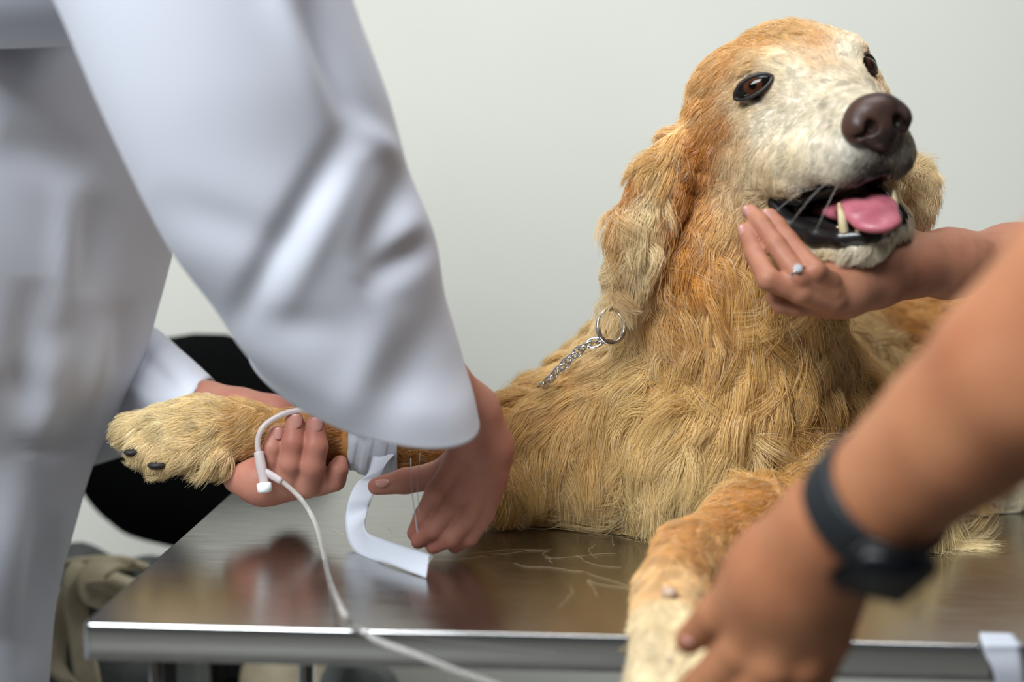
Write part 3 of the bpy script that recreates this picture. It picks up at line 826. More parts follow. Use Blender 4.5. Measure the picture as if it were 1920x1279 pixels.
limb_cloth('shirt_sleeve', [chestB + np.array([-0.06, -0.07, 0.02]), shB, shB * 0.62 + V(2270, 478, 1.31) * 0.38], [0.10, 0.075, 0.066], m_teal, holder, seed=4)
for g, ft in ((1, (1.08, 1.64, 0)), (-1, (1.0, 1.84, 0))):
    h_ = hipB + unit((0.45, -0.85, 0)) * 0.09 * g - np.array([0, 0, 0.04]); ft = np.array(ft)
    limb_cloth('trouser_leg', [h_, (h_ + ft) / 2 + np.array([0, 0, 0.03]), ft + np.array([0, 0, 0.06])], [0.095, 0.076, 0.066], m_trousers, holder, seed=g + 11)

# ======== the person with the watch holding the near paw
Cc_ = Solid(axis_pts((0.06, 0.30, 0.0017), (0.30, 1.20, 0.012)),
            axis_pts((0.06, 0.58, 0.012), (0.58, 0.88, 0.0017), (0.88, 0.95, 0.012)),
            axis_pts((0.0, 0.83, 0.014), (0.83, 1.09, 0.0017), (1.09, 1.80, 0.012)))
hipC = np.array([0.90, 0.36, 0.92]); chestC = np.array([0.86, 0.38, 1.28]); headC = np.array([0.80, 0.42, 1.58])
body_core(Cc_, hipC, chestC, headC, (-0.75, -0.6, 0), [(0.82, 0.28, 0), (0.98, 0.44, 0)])
face(Cc_, headC, (-0.6, 0.75, -0.3))
shC = np.array([0.66, 0.40, 1.35])
Cc_.chain([chestC, shC, V(2420, 270, 0.60), V(2080, 555, 0.615), V(1920, 700, 0.635), V(1790, 812, 0.665), V(1700, 890, 0.69), V(1632, 950, 0.71)],
          [0.10, 0.060, 0.046, rp(180, 0.615), rp(152, 0.635), rp(122, 0.665), rp(100, 0.69), rp(90, 0.71)], 0.02)
Cc_.chain(*px_chain([(1632, 950, 0.71, 88), (1568, 1012, 0.74, 84), (1512, 1085, 0.765, 88), (1500, 1130, 0.775, 86)]), 0.02)
Cc_.chain(*px_chain([(1545, 985, 0.735, 70), (1456, 1085, 0.77, 74), (1440, 1130, 0.78, 66)]), 0.02)
FC = [[(1455, 1060, 0.765, 62), (1400, 1105, 0.775, 46), (1345, 1152, 0.79, 40), (1292, 1200, 0.81, 28)],
      [(1440, 1130, 0.775, 62), (1395, 1215, 0.785, 48), (1325, 1285, 0.81, 40), (1265, 1330, 0.84, 34)],
      [(1480, 1140, 0.77, 62), (1450, 1240, 0.775, 48), (1385, 1320, 0.80, 42), (1310, 1370, 0.83, 34)],
      [(1525, 1140, 0.77, 58), (1505, 1240, 0.775, 46), (1445, 1330, 0.80, 40), (1370, 1380, 0.83, 32)],
      [(1560, 1110, 0.77, 52), (1556, 1200, 0.775, 38), (1525, 1280, 0.79, 34), (1460, 1340, 0.82, 28)]]
add_fingers(Cc_, [px_chain(q) for q in FC], 0.014, 0.003)
v, f = Cc_.mesh_arrays(); v = relax(v, f, 2)
watcher = link('person', np_mesh('watch_body', v, f), m_skinC)
tag(watcher, 'person with a bare tanned forearm and black wristwatch holding the paw at the table edge', 'person')
hair_cap(headC, (-0.6, 0.75, -0.3), m_hairdark, watcher)
nail(V(1296, 1187, 0.798), DV(-0.72, 0.62, 0.2), DV(-0.1, -0.8, -0.6), rp(17, 0.8), rp(21, 0.8), m_nail, watcher)
m_navy = mat('navy_shirt', srgb(44, 52, 72), 0.85)
limb_cloth('shirt', [hipC + np.array([0, 0, -0.06]), hipC + np.array([0, 0, 0.12]), chestC, chestC + np.array([-0.02, 0.02, 0.11])], [0.19, 0.18, 0.20, 0.10], m_navy, watcher, seed=5)
limb_cloth('shirt_sleeve', [chestC + np.array([-0.07, -0.01, 0.03]), shC, shC * 0.65 + V(2420, 270, 0.60) * 0.35], [0.10, 0.08, 0.07], m_navy, watcher, seed=6)
for g, ft in ((1, (0.82, 0.28, 0)), (-1, (0.98, 0.44, 0))):
    h_ = hipC + unit((-0.75, -0.6, 0)) * 0.09 * g - np.array([0, 0, 0.04]); ft = np.array(ft)
    limb_cloth('trouser_leg', [h_, (h_ + ft) / 2 + np.array([0, 0, 0.03]), ft + np.array([0, 0, 0.06])], [0.095, 0.076, 0.066], m_trousers, watcher, seed=g + 4)
SOLIDS = [A, B, Cc_]
# ------------------------------------------------------------------ dog: colours, coat, face parts
VX, VY, VD = proj(dv)
def c(r, g, b): return np.array(srgb(r, g, b))
WH = c(226, 217, 198); CR = c(224, 205, 171); OR = c(190, 120, 56)
# px, py, hair direction (right, down, away), length cm, colour of the dog's coat there
CT = [
 (1650,165,-.8,-.3,0,.45,WH),(1600,190,-.9,-.2,0,.5,WH),(1560,150,-.8,-.5,0,.6,WH),(1530,115,-.5,-.8,0,.7,c(226,200,166)),
 (1548,72,-.3,-.9,0,.9,c(212,168,116)),(1480,58,-.5,-.8,0,1.1,c(210,170,116)),(1500,132,-.6,-.7,0,.6,WH),(1455,112,-.8,-.5,0,.8,c(236,222,194)),
 (1590,85,.2,-.9,0,.6,WH),(1640,120,.3,-.6,.5,.5,c(220,190,150)),(1410,105,-.8,-.1,0,1.0,c(220,186,136)),(1360,115,-.8,.3,0,1.3,c(206,156,98)),(1420,70,-.7,-.3,.3,1.2,c(210,164,106)),
 (1325,190,-.6,.8,0,1.7,c(206,154,94)),(1350,240,-.4,.9,0,1.4,c(190,130,72)),(1310,280,-.4,.9,0,2,OR),(1385,215,-.8,.4,0,.6,CR),
 (1370,170,-.8,.3,0,.7,c(226,200,160)),
 (1430,225,-.9,.3,0,.5,WH),(1480,220,-.9,.3,0,.5,WH),(1540,260,-.8,.5,0,.5,WH),(1560,320,-.7,.7,0,.6,WH),(1585,270,-.5,.8,0,.45,c(232,226,212)),
 (1620,315,-.3,.9,0,.4,c(74,69,66)),(1645,300,0,1,0,.35,c(44,40,39)),(1690,290,.4,.9,0,.5,c(124,116,108)),(1605,345,-.3,.9,0,.4,c(72,67,63)),(1606,288,-.4,.9,0,.4,c(140,134,124)),(1640,335,-.1,1,0,.35,c(50,46,45)),(1585,320,-.4,.9,0,.45,c(190,184,172)),
 (1470,300,-.8,.5,0,.8,c(236,224,198)),(1430,340,-.7,.7,0,.9,CR),(1500,360,-.6,.8,0,.6,WH),(1400,330,-.7,.7,0,1.3,CR),(1450,365,-.5,.8,0,.7,CR),
 (1370,280,-.6,.8,0,1.3,c(224,196,156)),(1360,360,-.5,.85,0,1.8,c(220,190,150)),(1330,420,-.3,.95,0,2.2,c(208,160,104)),(1385,430,-.2,1,0,2,c(206,164,118)),
 (1300,350,-.2,1,0,2,OR),(1280,420,-.1,1,0,2.4,OR),
 (1265,245,-.6,.8,0,1.8,c(220,180,124)),(1220,300,-.5,.85,0,2.2,c(214,174,118)),(1170,345,-.3,.95,0,2.4,OR),(1215,360,-.25,.97,0,2.4,c(232,210,170)),
 (1200,430,-.2,1,0,2.7,c(228,204,164)),(1155,440,-.2,1,0,2.7,c(208,164,112)),(1190,500,-.1,1,0,3,CR),(1160,540,-.2,1,0,3,c(214,176,126)),
 (1735,350,.4,.9,0,1.8,c(232,208,166)),(1735,410,.2,1,0,1.8,c(232,210,172)),
 (1600,492,-.6,.6,0,1.0,WH),(1535,480,-.7,.6,0,1.3,CR),(1662,475,.1,1,0,.8,WH),
 (1280,500,-.05,1,0,3.5,OR),(1330,520,0,1,0,4,c(198,142,86)),(1250,570,-.1,1,0,4,c(206,156,104)),(1320,610,0,1,0,4.5,c(210,164,112)),
 (1400,540,.05,1,0,4,c(202,152,92)),(1450,630,.1,1,0,4.5,c(214,168,108)),(1180,580,-.4,.9,0,3,CR),(1150,640,-.7,.6,0,3.4,c(230,202,158)),(1200,670,-.6,.75,0,4,c(220,186,136)),
 (1120,690,-.85,.5,0,3.6,c(226,190,140)),(1050,725,-.9,.45,0,3,c(224,184,128)),(980,775,-.8,.6,0,2.6,c(220,174,116)),(1000,850,-.5,.85,0,4,c(220,180,122)),
 (1100,800,-.6,.8,0,4.6,c(220,176,118)),(1080,890,-.2,1,0,5,c(230,196,146)),(1200,760,-.35,.93,0,5,c(226,190,134)),(1200,900,-.1,1,0,5.5,c(230,200,150)),
 (1300,720,0,1,0,5,c(214,172,114)),(1300,820,.05,1,0,5.5,c(230,198,146)),(1300,920,0,1,0,5.5,c(232,206,162)),(1400,760,.1,1,0,5,c(226,186,130)),
 (1400,860,.1,1,0,5,c(226,194,144)),(1480,700,.2,.97,0,4.6,c(210,164,108)),(1480,820,.25,.95,0,4.6,c(198,152,100)),(1550,650,.5,.8,.2,4,c(206,170,124)),
 (1560,780,.4,.9,.1,4.2,c(182,134,86)),(1500,890,-.1,1,0,2.6,c(196,144,86)),
 (1620,640,.6,.6,.5,4,c(212,182,140)),(1700,590,.7,.2,.6,2.6,c(194,136,78)),(1790,600,.8,.3,.5,2.6,c(190,130,72)),(1650,720,.6,.6,.4,4,c(196,152,104)),
 (1560,920,-.8,.4,0,1.2,c(206,146,80)),(1420,960,-.8,.45,0,1,c(210,154,88)),(1300,1030,-.6,.75,0,.9,c(214,164,104)),(1250,1085,-.2,1,0,.9,c(226,190,140)),
 (1240,1150,0,1,0,.9,c(234,216,180)),(1230,1240,0,1,0,1.1,c(236,220,188)),(1690,1000,.85,.3,0,6,c(232,204,156)),(1630,1005,.8,.5,-.1,6,c(232,208,164)),(1550,1010,.7,.6,0,4,c(224,190,140)),
 (900,850,-.9,.3,0,1.8,OR),(800,850,-1,.1,0,1.3,c(190,134,72)),(640,820,-1,0,0,.9,c(180,120,58)),(540,800,-1,0,0,.9,c(194,148,88)),(470,780,-1,.05,0,1.3,c(206,168,112)),
 (380,790,-1,.1,0,1.2,c(224,200,152)),(300,790,-1,.2,0,1.2,c(228,208,164)),(235,805,-.8,.6,0,1.1,c(220,200,156)),(390,870,-.6,.8,0,1.9,c(218,192,148)),(280,870,-.4,.9,0,1.2,c(214,190,146)),
 (930,920,-.3,1,0,5.5,c(218,178,118)),(990,900,-.2,1,0,5,c(222,182,124)),(1900,920,.5,.5,0,3,c(236,226,204)),(1850,860,.6,.5,.2,3,c(210,164,108)),
]
cpos, cdir, clen, ccol = [], [], [], []
for px, py, a, b_, d_, ln, co in CT:
    near = np.where((np.abs(VX - px) < 9) & (np.abs(VY - py) < 9))[0]
    if len(near) == 0:
        near = np.array([np.argmin((VX - px) ** 2 + (VY - py) ** 2)])
    i = near[np.argmin(VD[near])]
    cpos.append(dv[i]); cdir.append(unit(DV(a, b_, d_))); clen.append(ln); ccol.append(co)
cpos = np.array(cpos); cdir = np.array(cdir); clen = np.array(clen); ccol = np.array(ccol)
def field(P, N=None):
    d2 = ((P[:, None, :] - cpos[None]) ** 2).sum(-1)
    w = 1 / (d2 + 0.010 ** 2) ** 2.5
    w /= w.sum(1, keepdims=True)
    w2 = 1 / (d2 + 0.008 ** 2) ** 2.2
    w2 /= w2.sum(1, keepdims=True)
    return w @ cdir, w @ clen, w2 @ ccol
vdir, vlen, vcol = [np.concatenate(q) for q in zip(*[field(dv[i:i + 40000]) for i in range(0, len(dv), 40000)])]
mouth = sample(MO, dv) < 0.0030
mouth |= (sample(MO, dv) < 0.012) & (np.abs(to_head(dv)[1]) < 4.5) & (to_head(dv)[0] < 8.2)
hf, hl, hu = to_head(dv)
eyed = np.min([np.linalg.norm(dv - (c_ + n_ * 0.004), axis=1) for c_, n_, s_ in EYES], axis=0)
nosed = np.linalg.norm((np.stack([hf, hl, hu], 1) - np.array([10.4, 0, -4.3])) / np.array([1.7, 2.6, 2.0]), axis=1)
BLACK = c(26, 22, 21)
vcol = ((vcol * 0.95 + vcol.mean(1, keepdims=True) * 0.05) ** 0.92) * 0.85
vcol[mouth] = BLACK
vcol[eyed < 0.0118] = c(40, 33, 30)
wrapx, wrapy, _d = proj(dv)
bandaged = (wrapx > 652) & (wrapx < 752) & (wrapy > 770) & (wrapy < 905) & (_d > 1.18)
hcol = np.concatenate([field(dv[i:i + 40000])[2] for i in range(0, len(dv), 40000)])
hcol[eyed < 0.0128] = c(52, 42, 37)
bare = mouth | bandaged | (eyed < 0.0112) | (nosed < 1.0)
me = np_mesh('golden_retriever', dv, df)
col_attr(me, 'coat_colour', vcol)
m_skin = mat('dog_undercoat', (0.5, 0.35, 0.2), 0.85, spec=0.2, attr='coat_colour')
dog = link('golden_retriever', me, m_skin)
tag(dog, 'old golden retriever with a white muzzle lying on the steel table', 'dog')

# ---- coat of hair
m_hair = bpy.data.materials.new('dog_hair'); m_hair.use_nodes = True
nt = m_hair.node_tree; nt.nodes.clear()
out = nt.nodes.new('ShaderNodeOutputMaterial'); pb = nt.nodes.new('ShaderNodeBsdfPrincipled'); at = nt.nodes.new('ShaderNodeAttribute'); at.attribute_name = 'hair_colour'
pb.inputs['Roughness'].default_value = 0.45; pb.inputs['Specular IOR Level'].default_value = 0.35
tr = nt.nodes.new('ShaderNodeBsdfTranslucent'); mxs = nt.nodes.new('ShaderNodeMixShader'); mxs.inputs[0].default_value = 0.25
nt.links.new(at.outputs['Color'], pb.inputs['Base Color']); nt.links.new(at.outputs['Color'], tr.inputs['Color'])
nt.links.new(pb.outputs[0], mxs.inputs[1]); nt.links.new(tr.outputs[0], mxs.inputs[2]); nt.links.new(mxs.outputs[0], out.inputs[0])

def grow(V_, F_, N_, dens, ldir, llen, lcol, n_hair, name, parent, K=7, rad=0.00018, clump=0.55, gfrac=70, seed=1, lift=0.42, wave=1.0):
    r = np.random.default_rng(seed)
    tri = np.concatenate([F_[:, [0, 1, 2]], F_[:, [0, 2, 3]]])
    A = np.linalg.norm(np.cross(V_[tri[:, 1]] - V_[tri[:, 0]], V_[tri[:, 2]] - V_[tri[:, 0]]), axis=1)
    W = A * dens[tri].min(1)
    n_tot = n_hair
    t = r.choice(len(tri), n_tot, p=W / W.sum())
    u = r.random((n_tot, 2)); sw = u.sum(1) > 1; u[sw] = 1 - u[sw]
    w = np.stack([1 - u.sum(1), u[:, 0], u[:, 1]], 1)
    def mixv(X): return sum(X[tri[t, i]] * (w[:, i, None] if X.ndim > 1 else w[:, i]) for i in range(3))
    P0 = mixv(V_); N0 = mixv(N_); N0 /= np.linalg.norm(N0, axis=1)[:, None]
    D0 = mixv(ldir); L0 = mixv(llen) * 0.01; C0_ = mixv(lcol)
    # locks: nearest guide root
    ng = max(20, n_tot // gfrac)
    gi = r.choice(n_tot, ng, replace=False)
    kd = kdtree.KDTree(ng)
    for k_, i_ in enumerate(gi): kd.insert(P0[i_], k_)
    kd.balance()
    own = np.array([kd.find(p)[1] for p in P0]); G = gi[own]
    # shared direction noise per place and per lock
    sw_ = np.stack([vnoise(P0, 48, 3), vnoise(P0, 48, 4), vnoise(P0, 48, 5)], 1) * (0.10 + 0.26 * np.clip(L0 / 0.04, 0, 1))[:, None]
    lockn = r.normal(size=(ng, 3)) * 0.36
    D = D0 / (np.linalg.norm(D0, axis=1)[:, None] + 1e-9) + sw_ + lockn[own] * (0.4 + 0.6 * np.clip(L0 / 0.04, 0, 1))[:, None] + r.normal(size=(n_tot, 3)) * 0.14
    T = D - N0 * (D * N0).sum(1)[:, None]
    tl = np.linalg.norm(T, axis=1)[:, None]; T = T / (tl + 1e-9)
    L = L0 * np.clip(r.normal(1.0, 0.16, n_tot), 0.5, 1.5) * (1 + 0.18 * r.normal(size=ng))[own].clip(0.6, 1.4)
    fly = r.random(n_tot) < 0.07
    lf = (lift + 0.14 * np.clip(L0 / 0.04, 0, 1)) * (0.75 + 0.5 * r.random(n_tot)) + fly * 0.25
    d = T * np.cos(lf)[:, None] + N0 * np.sin(lf)[:, None]
    pts = np.zeros((n_tot, K, 3)); pts[:, 0] = P0 - N0 * 0.0004
    gv = np.array([0, 0, -1.0])
    ph = r.random(ng) * 6.28; wa = r.normal(size=(ng, 3)); 
    for j in range(1, K):
        s = j / (K - 1)
        bend = T * 0.9 - N0 * (0.26 * np.clip(L / 0.03, 0.0, 1))[:, None]
        e = d * (1 - s) + bend * s + gv * (np.minimum(L / 0.06, 1) * 0.45 * s)[:, None]
        e = e + wa[own] * (wave * 0.34 * np.sin(ph[own] + s * 5.5) * np.minimum(L / 0.04, 1))[:, None]
        e /= np.linalg.norm(e, axis=1)[:, None]
        pts[:, j] = pts[:, j - 1] + e * (L / (K - 1))[:, None]
    cl = clump * (0.45 + 0.55 * r.random(n_tot)) * np.where(fly, 0.25, 1) * np.clip(L / 0.02, 0.15, 1)
    off = P0 - P0[G]
    for j in range(1, K):
        s = j / (K - 1)
        tgt = pts[G, j] + off * (1 - s) ** 1.0 * 0.9 + off * 0.08
        pts[:, j] = pts[:, j] * (1 - (cl * s ** 1.1)[:, None]) + tgt * (cl * s ** 1.1)[:, None]
    # hair pressed away by hands
    keep = np.ones(n_tot, bool)
    for sol in SOLIDS:
        lo = np.array([sol.X[0], sol.Y[0], sol.Z[0]]); hi = np.array([sol.X[-1], sol.Y[-1], sol.Z[-1]])
        q = pts.reshape(-1, 3); inb = ((q > lo) & (q < hi)).all(1)
        bad = np.zeros(len(q), bool); bad[inb] = sample(sol, q[inb]) < 0.0006
        keep &= ~bad.reshape(n_tot, K).any(1)
    pts, own, G, L, C0_ = pts[keep], own[keep], G[keep], L[keep], C0_[keep]; n_tot = int(keep.sum())
    # keep hair above the tabletop
    q = pts.reshape(-1, 3)
    tu = (q - C0) @ EX; tv = (q - C0) @ EY
    on = (tu > -0.002) & (tu < TW) & (tv > -0.002) & (tv < TD)
    low = on & (q[:, 2] < TABLE_Z + 0.0015) & (q[:, 2] > TABLE_Z - 0.10)
    q[low, 2] = TABLE_Z + 0.0015 + 0.001 * r.random(low.sum())
    br = (1 + 0.10 * r.normal(size=n_tot) + 0.10 * r.normal(size=ng)[own]).clip(0.6, 1.35)
    Cc = (C0_ * br[:, None]).clip(0, 0.95)
    pale = (r.random(n_tot) < 0.12)[:, None]
    lg = np.clip((L - 0.008) / 0.03, 0, 1)[:, None]
    Cc = Cc ** (np.array([0.98, 1.0, 1.04]) * (1 - lg) + np.array([0.60, 0.69, 0.88]) * lg)
    Cc = np.where(pale, Cc * 0.5 + np.array(srgb(246, 236, 216)) * 0.5, Cc)
    cu = bpy.data.hair_curves.new(name)
    cu.add_curves([K] * n_tot)
    cu.points.foreach_set('position', q.astype(np.float32).ravel())
    ra = np.tile(np.linspace(1, 0.25, K), n_tot) * rad * np.repeat(np.clip(0.75 + L / 0.08, 0.7, 1.2), K)
    cu.points.foreach_set('radius', ra.astype(np.float32))
    a_ = cu.attributes.new('hair_colour', 'FLOAT_COLOR', 'CURVE')
    a_.data.foreach_set('color', np.concatenate([Cc, np.ones((n_tot, 1))], 1).astype(np.float32).ravel())
    cu.materials.append(m_hair)
    o = bpy.data.objects.new(name, cu); COL.objects.link(o); o.parent = parent
    return o
view = dv - CAM; view /= np.linalg.norm(view, axis=1)[:, None]
facing = -(view * dn).sum(1)
dens = np.where(bare, 0.0, np.where(facing > -0.35, 1.0, 0.30))
dens *= np.clip(3.4 / (vlen + 0.6), 0.75, 2.8)
NH = 560000
coat = grow(dv, df, dn, dens, vdir, vlen, hcol, NH, 'coat', dog)
coat['kind'] = 'stuff'

# ---- eyes
m_eye = mat('eye_ball', (0.05, 0.02, 0.01), 0.06, spec=0.35, attr='eye_colour')
m_blackskin = mat('black_skin', srgb(30, 25, 24), 0.5, spec=0.5, bump=(160, 0.25, 0.001))
for c_, n_, s_ in EYES:
    if s_ > 0: c_ = c_ + n_ * 0.003
    gz = unit(n_ * 0.8 + DV(0.25, -0.05, -0.75) * 0.4)
    h_ = unit(HF * 0.85 - HL * s_ * 0.62 + HU * 0.36); h_ = unit(h_ - n_ * (h_ @ n_)); v_ = unit(np.cross(n_, h_))
    if v_ @ HU < 0: v_ = -v_
    bm = bmesh.new(); bmesh.ops.create_uvsphere(bm, u_segments=64, v_segments=48, radius=1)
    me = bm_mesh('eyeball', bm)
    P = np.array([v.co[:] for v in me.vertices])
    W = P[:, :1] * h_ * 0.0152 + P[:, 1:2] * v_ * 0.0077 + P[:, 2:] * n_ * 0.0066
    gd = np.hypot(P[:, 0] * 1.52 - (0.12 if s_ < 0 else 0.05), P[:, 1] * 0.72 - 0.06)
    cc = np.where(gd[:, None] < 0.30, np.array(srgb(5, 4, 4)), np.where(gd[:, None] < 0.74, np.array(srgb(60, 34, 20)), np.array(srgb(16, 12, 11))))
    me.vertices.foreach_set('co', (W + c_ + n_ * 0.0062).astype(np.float32).ravel())
    col_attr(me, 'eye_colour', cc)
    o = link('eyeball', me, m_eye, dog)
    ring = []
    for t_ in np.linspace(0, 2 * np.pi, 48, endpoint=False):
        x_ = 1.66 * math.cos(t_); y_ = (0.78 if math.sin(t_) > 0 else 0.62) * math.copysign(abs(math.sin(t_)) ** 1.3, math.sin(t_))
        z_ = 1.09 - 0.30 * (x_ * x_ + y_ * y_) / 2.0
        ring.append(c_ + (h_ * x_ + v_ * y_ + n_ * z_) * 0.01)
    ring = np.array(ring); n = len(ring)
    bm = bmesh.new(); rows = []
    for i in range(n):
        tg = unit(ring[(i + 1) % n] - ring[i - 1]); a_ = unit(np.cross(tg, n_)); b__ = np.cross(a_, tg)
        rows.append([bm.verts.new(ring[i] + (a_ * math.cos(q) * 1.4 + b__ * math.sin(q) * 0.7) * 0.0012) for q in np.linspace(0, 6.283, 10, endpoint=False)])
    for i in range(n):
        for j in range(10):
            bm.faces.new((rows[i][j], rows[i][(j + 1) % 10], rows[(i + 1) % n][(j + 1) % 10], rows[(i + 1) % n][j]))
    link('eyelid', bm_mesh('eyelid', bm), m_blackskin, dog)

# ---- nose
m_nose = mat('nose_leather', srgb(72, 47, 38), 0.42, spec=0.4, noise=(30, srgb(36, 27, 24), 0.42, 0.66), bump=(420, 0.35, 0.0006))
ncen = H(10.2, 0, -4.4)
NS = Solid(*[axis_pts((ncen[i] - 0.045, ncen[i] + 0.045, 0.001)) for i in range(3)])
NS.ell(H(10.0, 0, -3.9), (0.016, 0.0225, 0.0155), HA, 0.004)
NS.ell(H(10.3, 0, -5.2), (0.0145, 0.0150, 0.0155), HA, 0.006)
for s_ in (1, -1):
    NS.ell(H(10.2, s_ * 1.65, -4.6), (0.0135, 0.0105, 0.0125), HA, 0.004)
for s_ in (1, -1):
    NS.ell(H(11.7, s_ * 1.10, -4.75), (0.011, 0.0052, 0.0060), HA, 0.002, '-')
    NS.cap(H(11.3, s_ * 1.3, -5.0), H(10.8, s_ * 2.7, -5.5), 0.0035, 0.0022, 0.002, '-')
NS.cap(H(12.0, 0, -4.6), H(11.8, 0, -7.2), 0.0012, 0.0014, 0.002, '-')
v, f = NS.mesh_arrays(); v = relax(v, f, 2)
link('nose', np_mesh('nose', v, f), m_nose, dog)

# ---- mouth: lips, tongue, teeth
m_lip = mat('black_lip', srgb(24, 21, 21), 0.28, spec=0.6, bump=(120, 0.3, 0.001))
LS = Solid(*[axis_pts((H(4, 0, -11)[i] - 0.095, H(4, 0, -11)[i] + 0.095, 0.0015)) for i in range(3)])
LS2 = LS.sub()
for s_ in (1, -1):
    w_ = 1.0 if s_ < 0 else 0.62
    lp = [H(1.2, s_ * 5.3 * w_, -9.4), H(2.6, s_ * 5.0 * w_, -11.2), H(5.0, s_ * 3.9 * w_, -12.3), H(7.2, s_ * 1.9 * w_ - 1.0, -12.7), H(8.2, s_ * 0.5 - 1.2, -12.8)]
    LS.chain(lp, [0.005, 0.0085, 0.009, 0.0075, 0.007], 0.004)
    up_ = [H(1.3, s_ * 5.1 * w_, -9.3), H(3.2, s_ * 4.0 * w_, -9.5), H(6.0, s_ * 2.5 * w_, -9.0), H(8.2, s_ * 1.5 * w_, -8.6), H(9.3, s_ * 0.5, -8.2)]
    LS2.chain(up_, [0.004, 0.0045, 0.0045, 0.0045, 0.005], 0.004)
LS.ell(H(4.5, 0, -12.4), (0.045, 0.028, 0.007), HA, 0.004)
v, f = LS.mesh_arrays(); link('lower_lip', np_mesh('lower_lip', relax(v, f, 2), f), m_lip, dog)
v, f = LS2.mesh_arrays(); link('upper_lip', np_mesh('upper_lip', relax(v, f, 2), f), m_lip, dog)
m_tongue = mat('tongue', srgb(180, 102, 114), 0.38, spec=0.5, sss=0.1, noise=(60, srgb(160, 84, 98), 0.4, 0.6), bump=(500, 0.3, 0.0006))
TS = Solid(*[axis_pts((H(6, 0, -10)[i] - 0.075, H(6, 0, -10)[i] + 0.075, 0.0014)) for i in range(3)])
TS.chain([H(0, 0, -11.0), H(5, -0.4, -10.9), H(7.8, -0.7, -10.7), H(9.0, -0.8, -11.7)], [0.020, 0.022, 0.0205, 0.019], 0.006, flat=(HU * 0.9 + HF * 0.35, 0.36))
TS.cap(H(1, -0.2, -9.8), H(8.4, -0.75, -9.6), 0.0035, 0.0035, 0.008, '-')
v, f = TS.mesh_arrays(); link('tongue', np_mesh('tongue', relax(v, f, 3), f), m_tongue, dog)
m_tooth = mat('tooth', srgb(226, 212, 170), 0.3, noise=(90, srgb(190, 166, 110), 0.5, 0.7))
def tooth(p, q, r): link('tooth', bm_mesh('tooth', tube([p, p * 0.5 + q * 0.5 + HF * 0.0012, q], [r, r * 0.85, r * 0.25], 12, 14)), m_tooth, dog)
for s_ in (-1, 1):
    tooth(H(7.7, s_ * 2.05 - 0.8, -12.2), H(8.2, s_ * 2.3 - 0.8, -9.9), 0.0038)
    for k_, (ff, ll) in enumerate(((8.7, 1.3), (8.95, 0.75), (9.05, 0.25))): tooth(H(ff - 0.3, s_ * ll - 0.8, -12.3), H(ff - 0.1, s_ * ll - 0.8, -11.6), 0.0021)
    for ff, ll in ((6.4, 2.4), (5.4, 2.8)): tooth(H(ff, s_ * ll - 0.3, -12.4), H(ff, s_ * ll - 0.3, -11.8), 0.003)
m_pad = mat('paw_pad', srgb(38, 34, 33), 0.6, bump=(250, 0.4, 0.001))
for px, py, D, a_, b__ in ((250, 848, 1.222, 17, 8), (297, 872, 1.213, 20, 9), (330, 874, 1.222, 12, 6)):
    bm = bmesh.new(); bmesh.ops.create_icosphere(bm, subdivisions=3, radius=1)
    me = bm_mesh('paw_pad', bm)
    P = np.array([v_.co[:] for v_ in me.vertices])
    P = V(px, py, D - 0.004) + P[:, :1] * RIGHT * rp(a_, D) + P[:, 1:2] * UP * rp(b__, D) + P[:, 2:] * FWD * 0.012
    me.vertices.foreach_set('co', P.astype(np.float32).ravel()); link('paw_pad', me, m_pad, dog)
m_wart = mat('pale_skin_bump', srgb(178, 152, 132), 0.5)
D_ = surf(1255, 1112)
bm = bmesh.new(); bmesh.ops.create_icosphere(bm, subdivisions=3, radius=1); me = bm_mesh('carpal_bump', bm)
P = np.array([v_.co[:] for v_ in me.vertices]); P = V(1255, 1112, D_ - 0.006) + P[:, :1] * RIGHT * rp(15, D_) + P[:, 1:2] * UP * rp(12, D_) + P[:, 2:] * FWD * 0.006
me.vertices.foreach_set('co', P.astype(np.float32).ravel()); o = link('carpal_bump', me, m_wart, dog); o['label'] = 'bare pinkish grey bump on the wrist'
# whiskers
wh = []
for px, py, ex, ey in ((1560, 335, 1478, 424), (1535, 352, 1452, 398), (1572, 345, 1528, 436)):
    D = surf(px, py) or 1.08
    a_ = V(px, py, D); e_ = V(ex, ey, D - 0.025); wh.append(tube([a_, (a_ + e_) / 2 - FWD * 0.008 - UP * -0.004, e_], [0.00009, 0.00008, 0.00004], 5, 10))
m_whisk = mat('whisker', srgb(235, 230, 220), 0.4)
link('whiskers', bm_mesh('whiskers', join(*wh)), m_whisk, dog)
# ------------------------------------------------------------------ watch, ring, leash, tape, drip line
m_strap = mat('watch_strap_rubber', srgb(28, 31, 34), 0.6)
m_case = mat('watch_case', srgb(16, 17, 20), 0.35, spec=0.5)
m_glass = mat('watch_glass', srgb(7, 9, 16), 0.12, spec=0.5)
wc = V(1632, 938, 0.706); wa = unit(V(1560, 1005, 0.735) - V(1690, 885, 0.69))
watch = empty('wristwatch', wc); tag(watch, 'black wristwatch with a broad strap on the tanned wrist', 'watch')
e1 = unit(np.cross(wa, FWD)); e2 = np.cross(wa, e1)
bm = bmesh.new(); rows = []
hw = 0.0125
def skin_r(c_, d_):
    "radius of the wrist in direction d_"
    r0 = 0.015
    while r0 < 0.06 and sample(Cc_, (c_ + d_ * r0)[None])[0] < 0: r0 += 0.0004
    return r0
NT = 72
ths = np.linspace(0, 2 * np.pi, NT, endpoint=False)
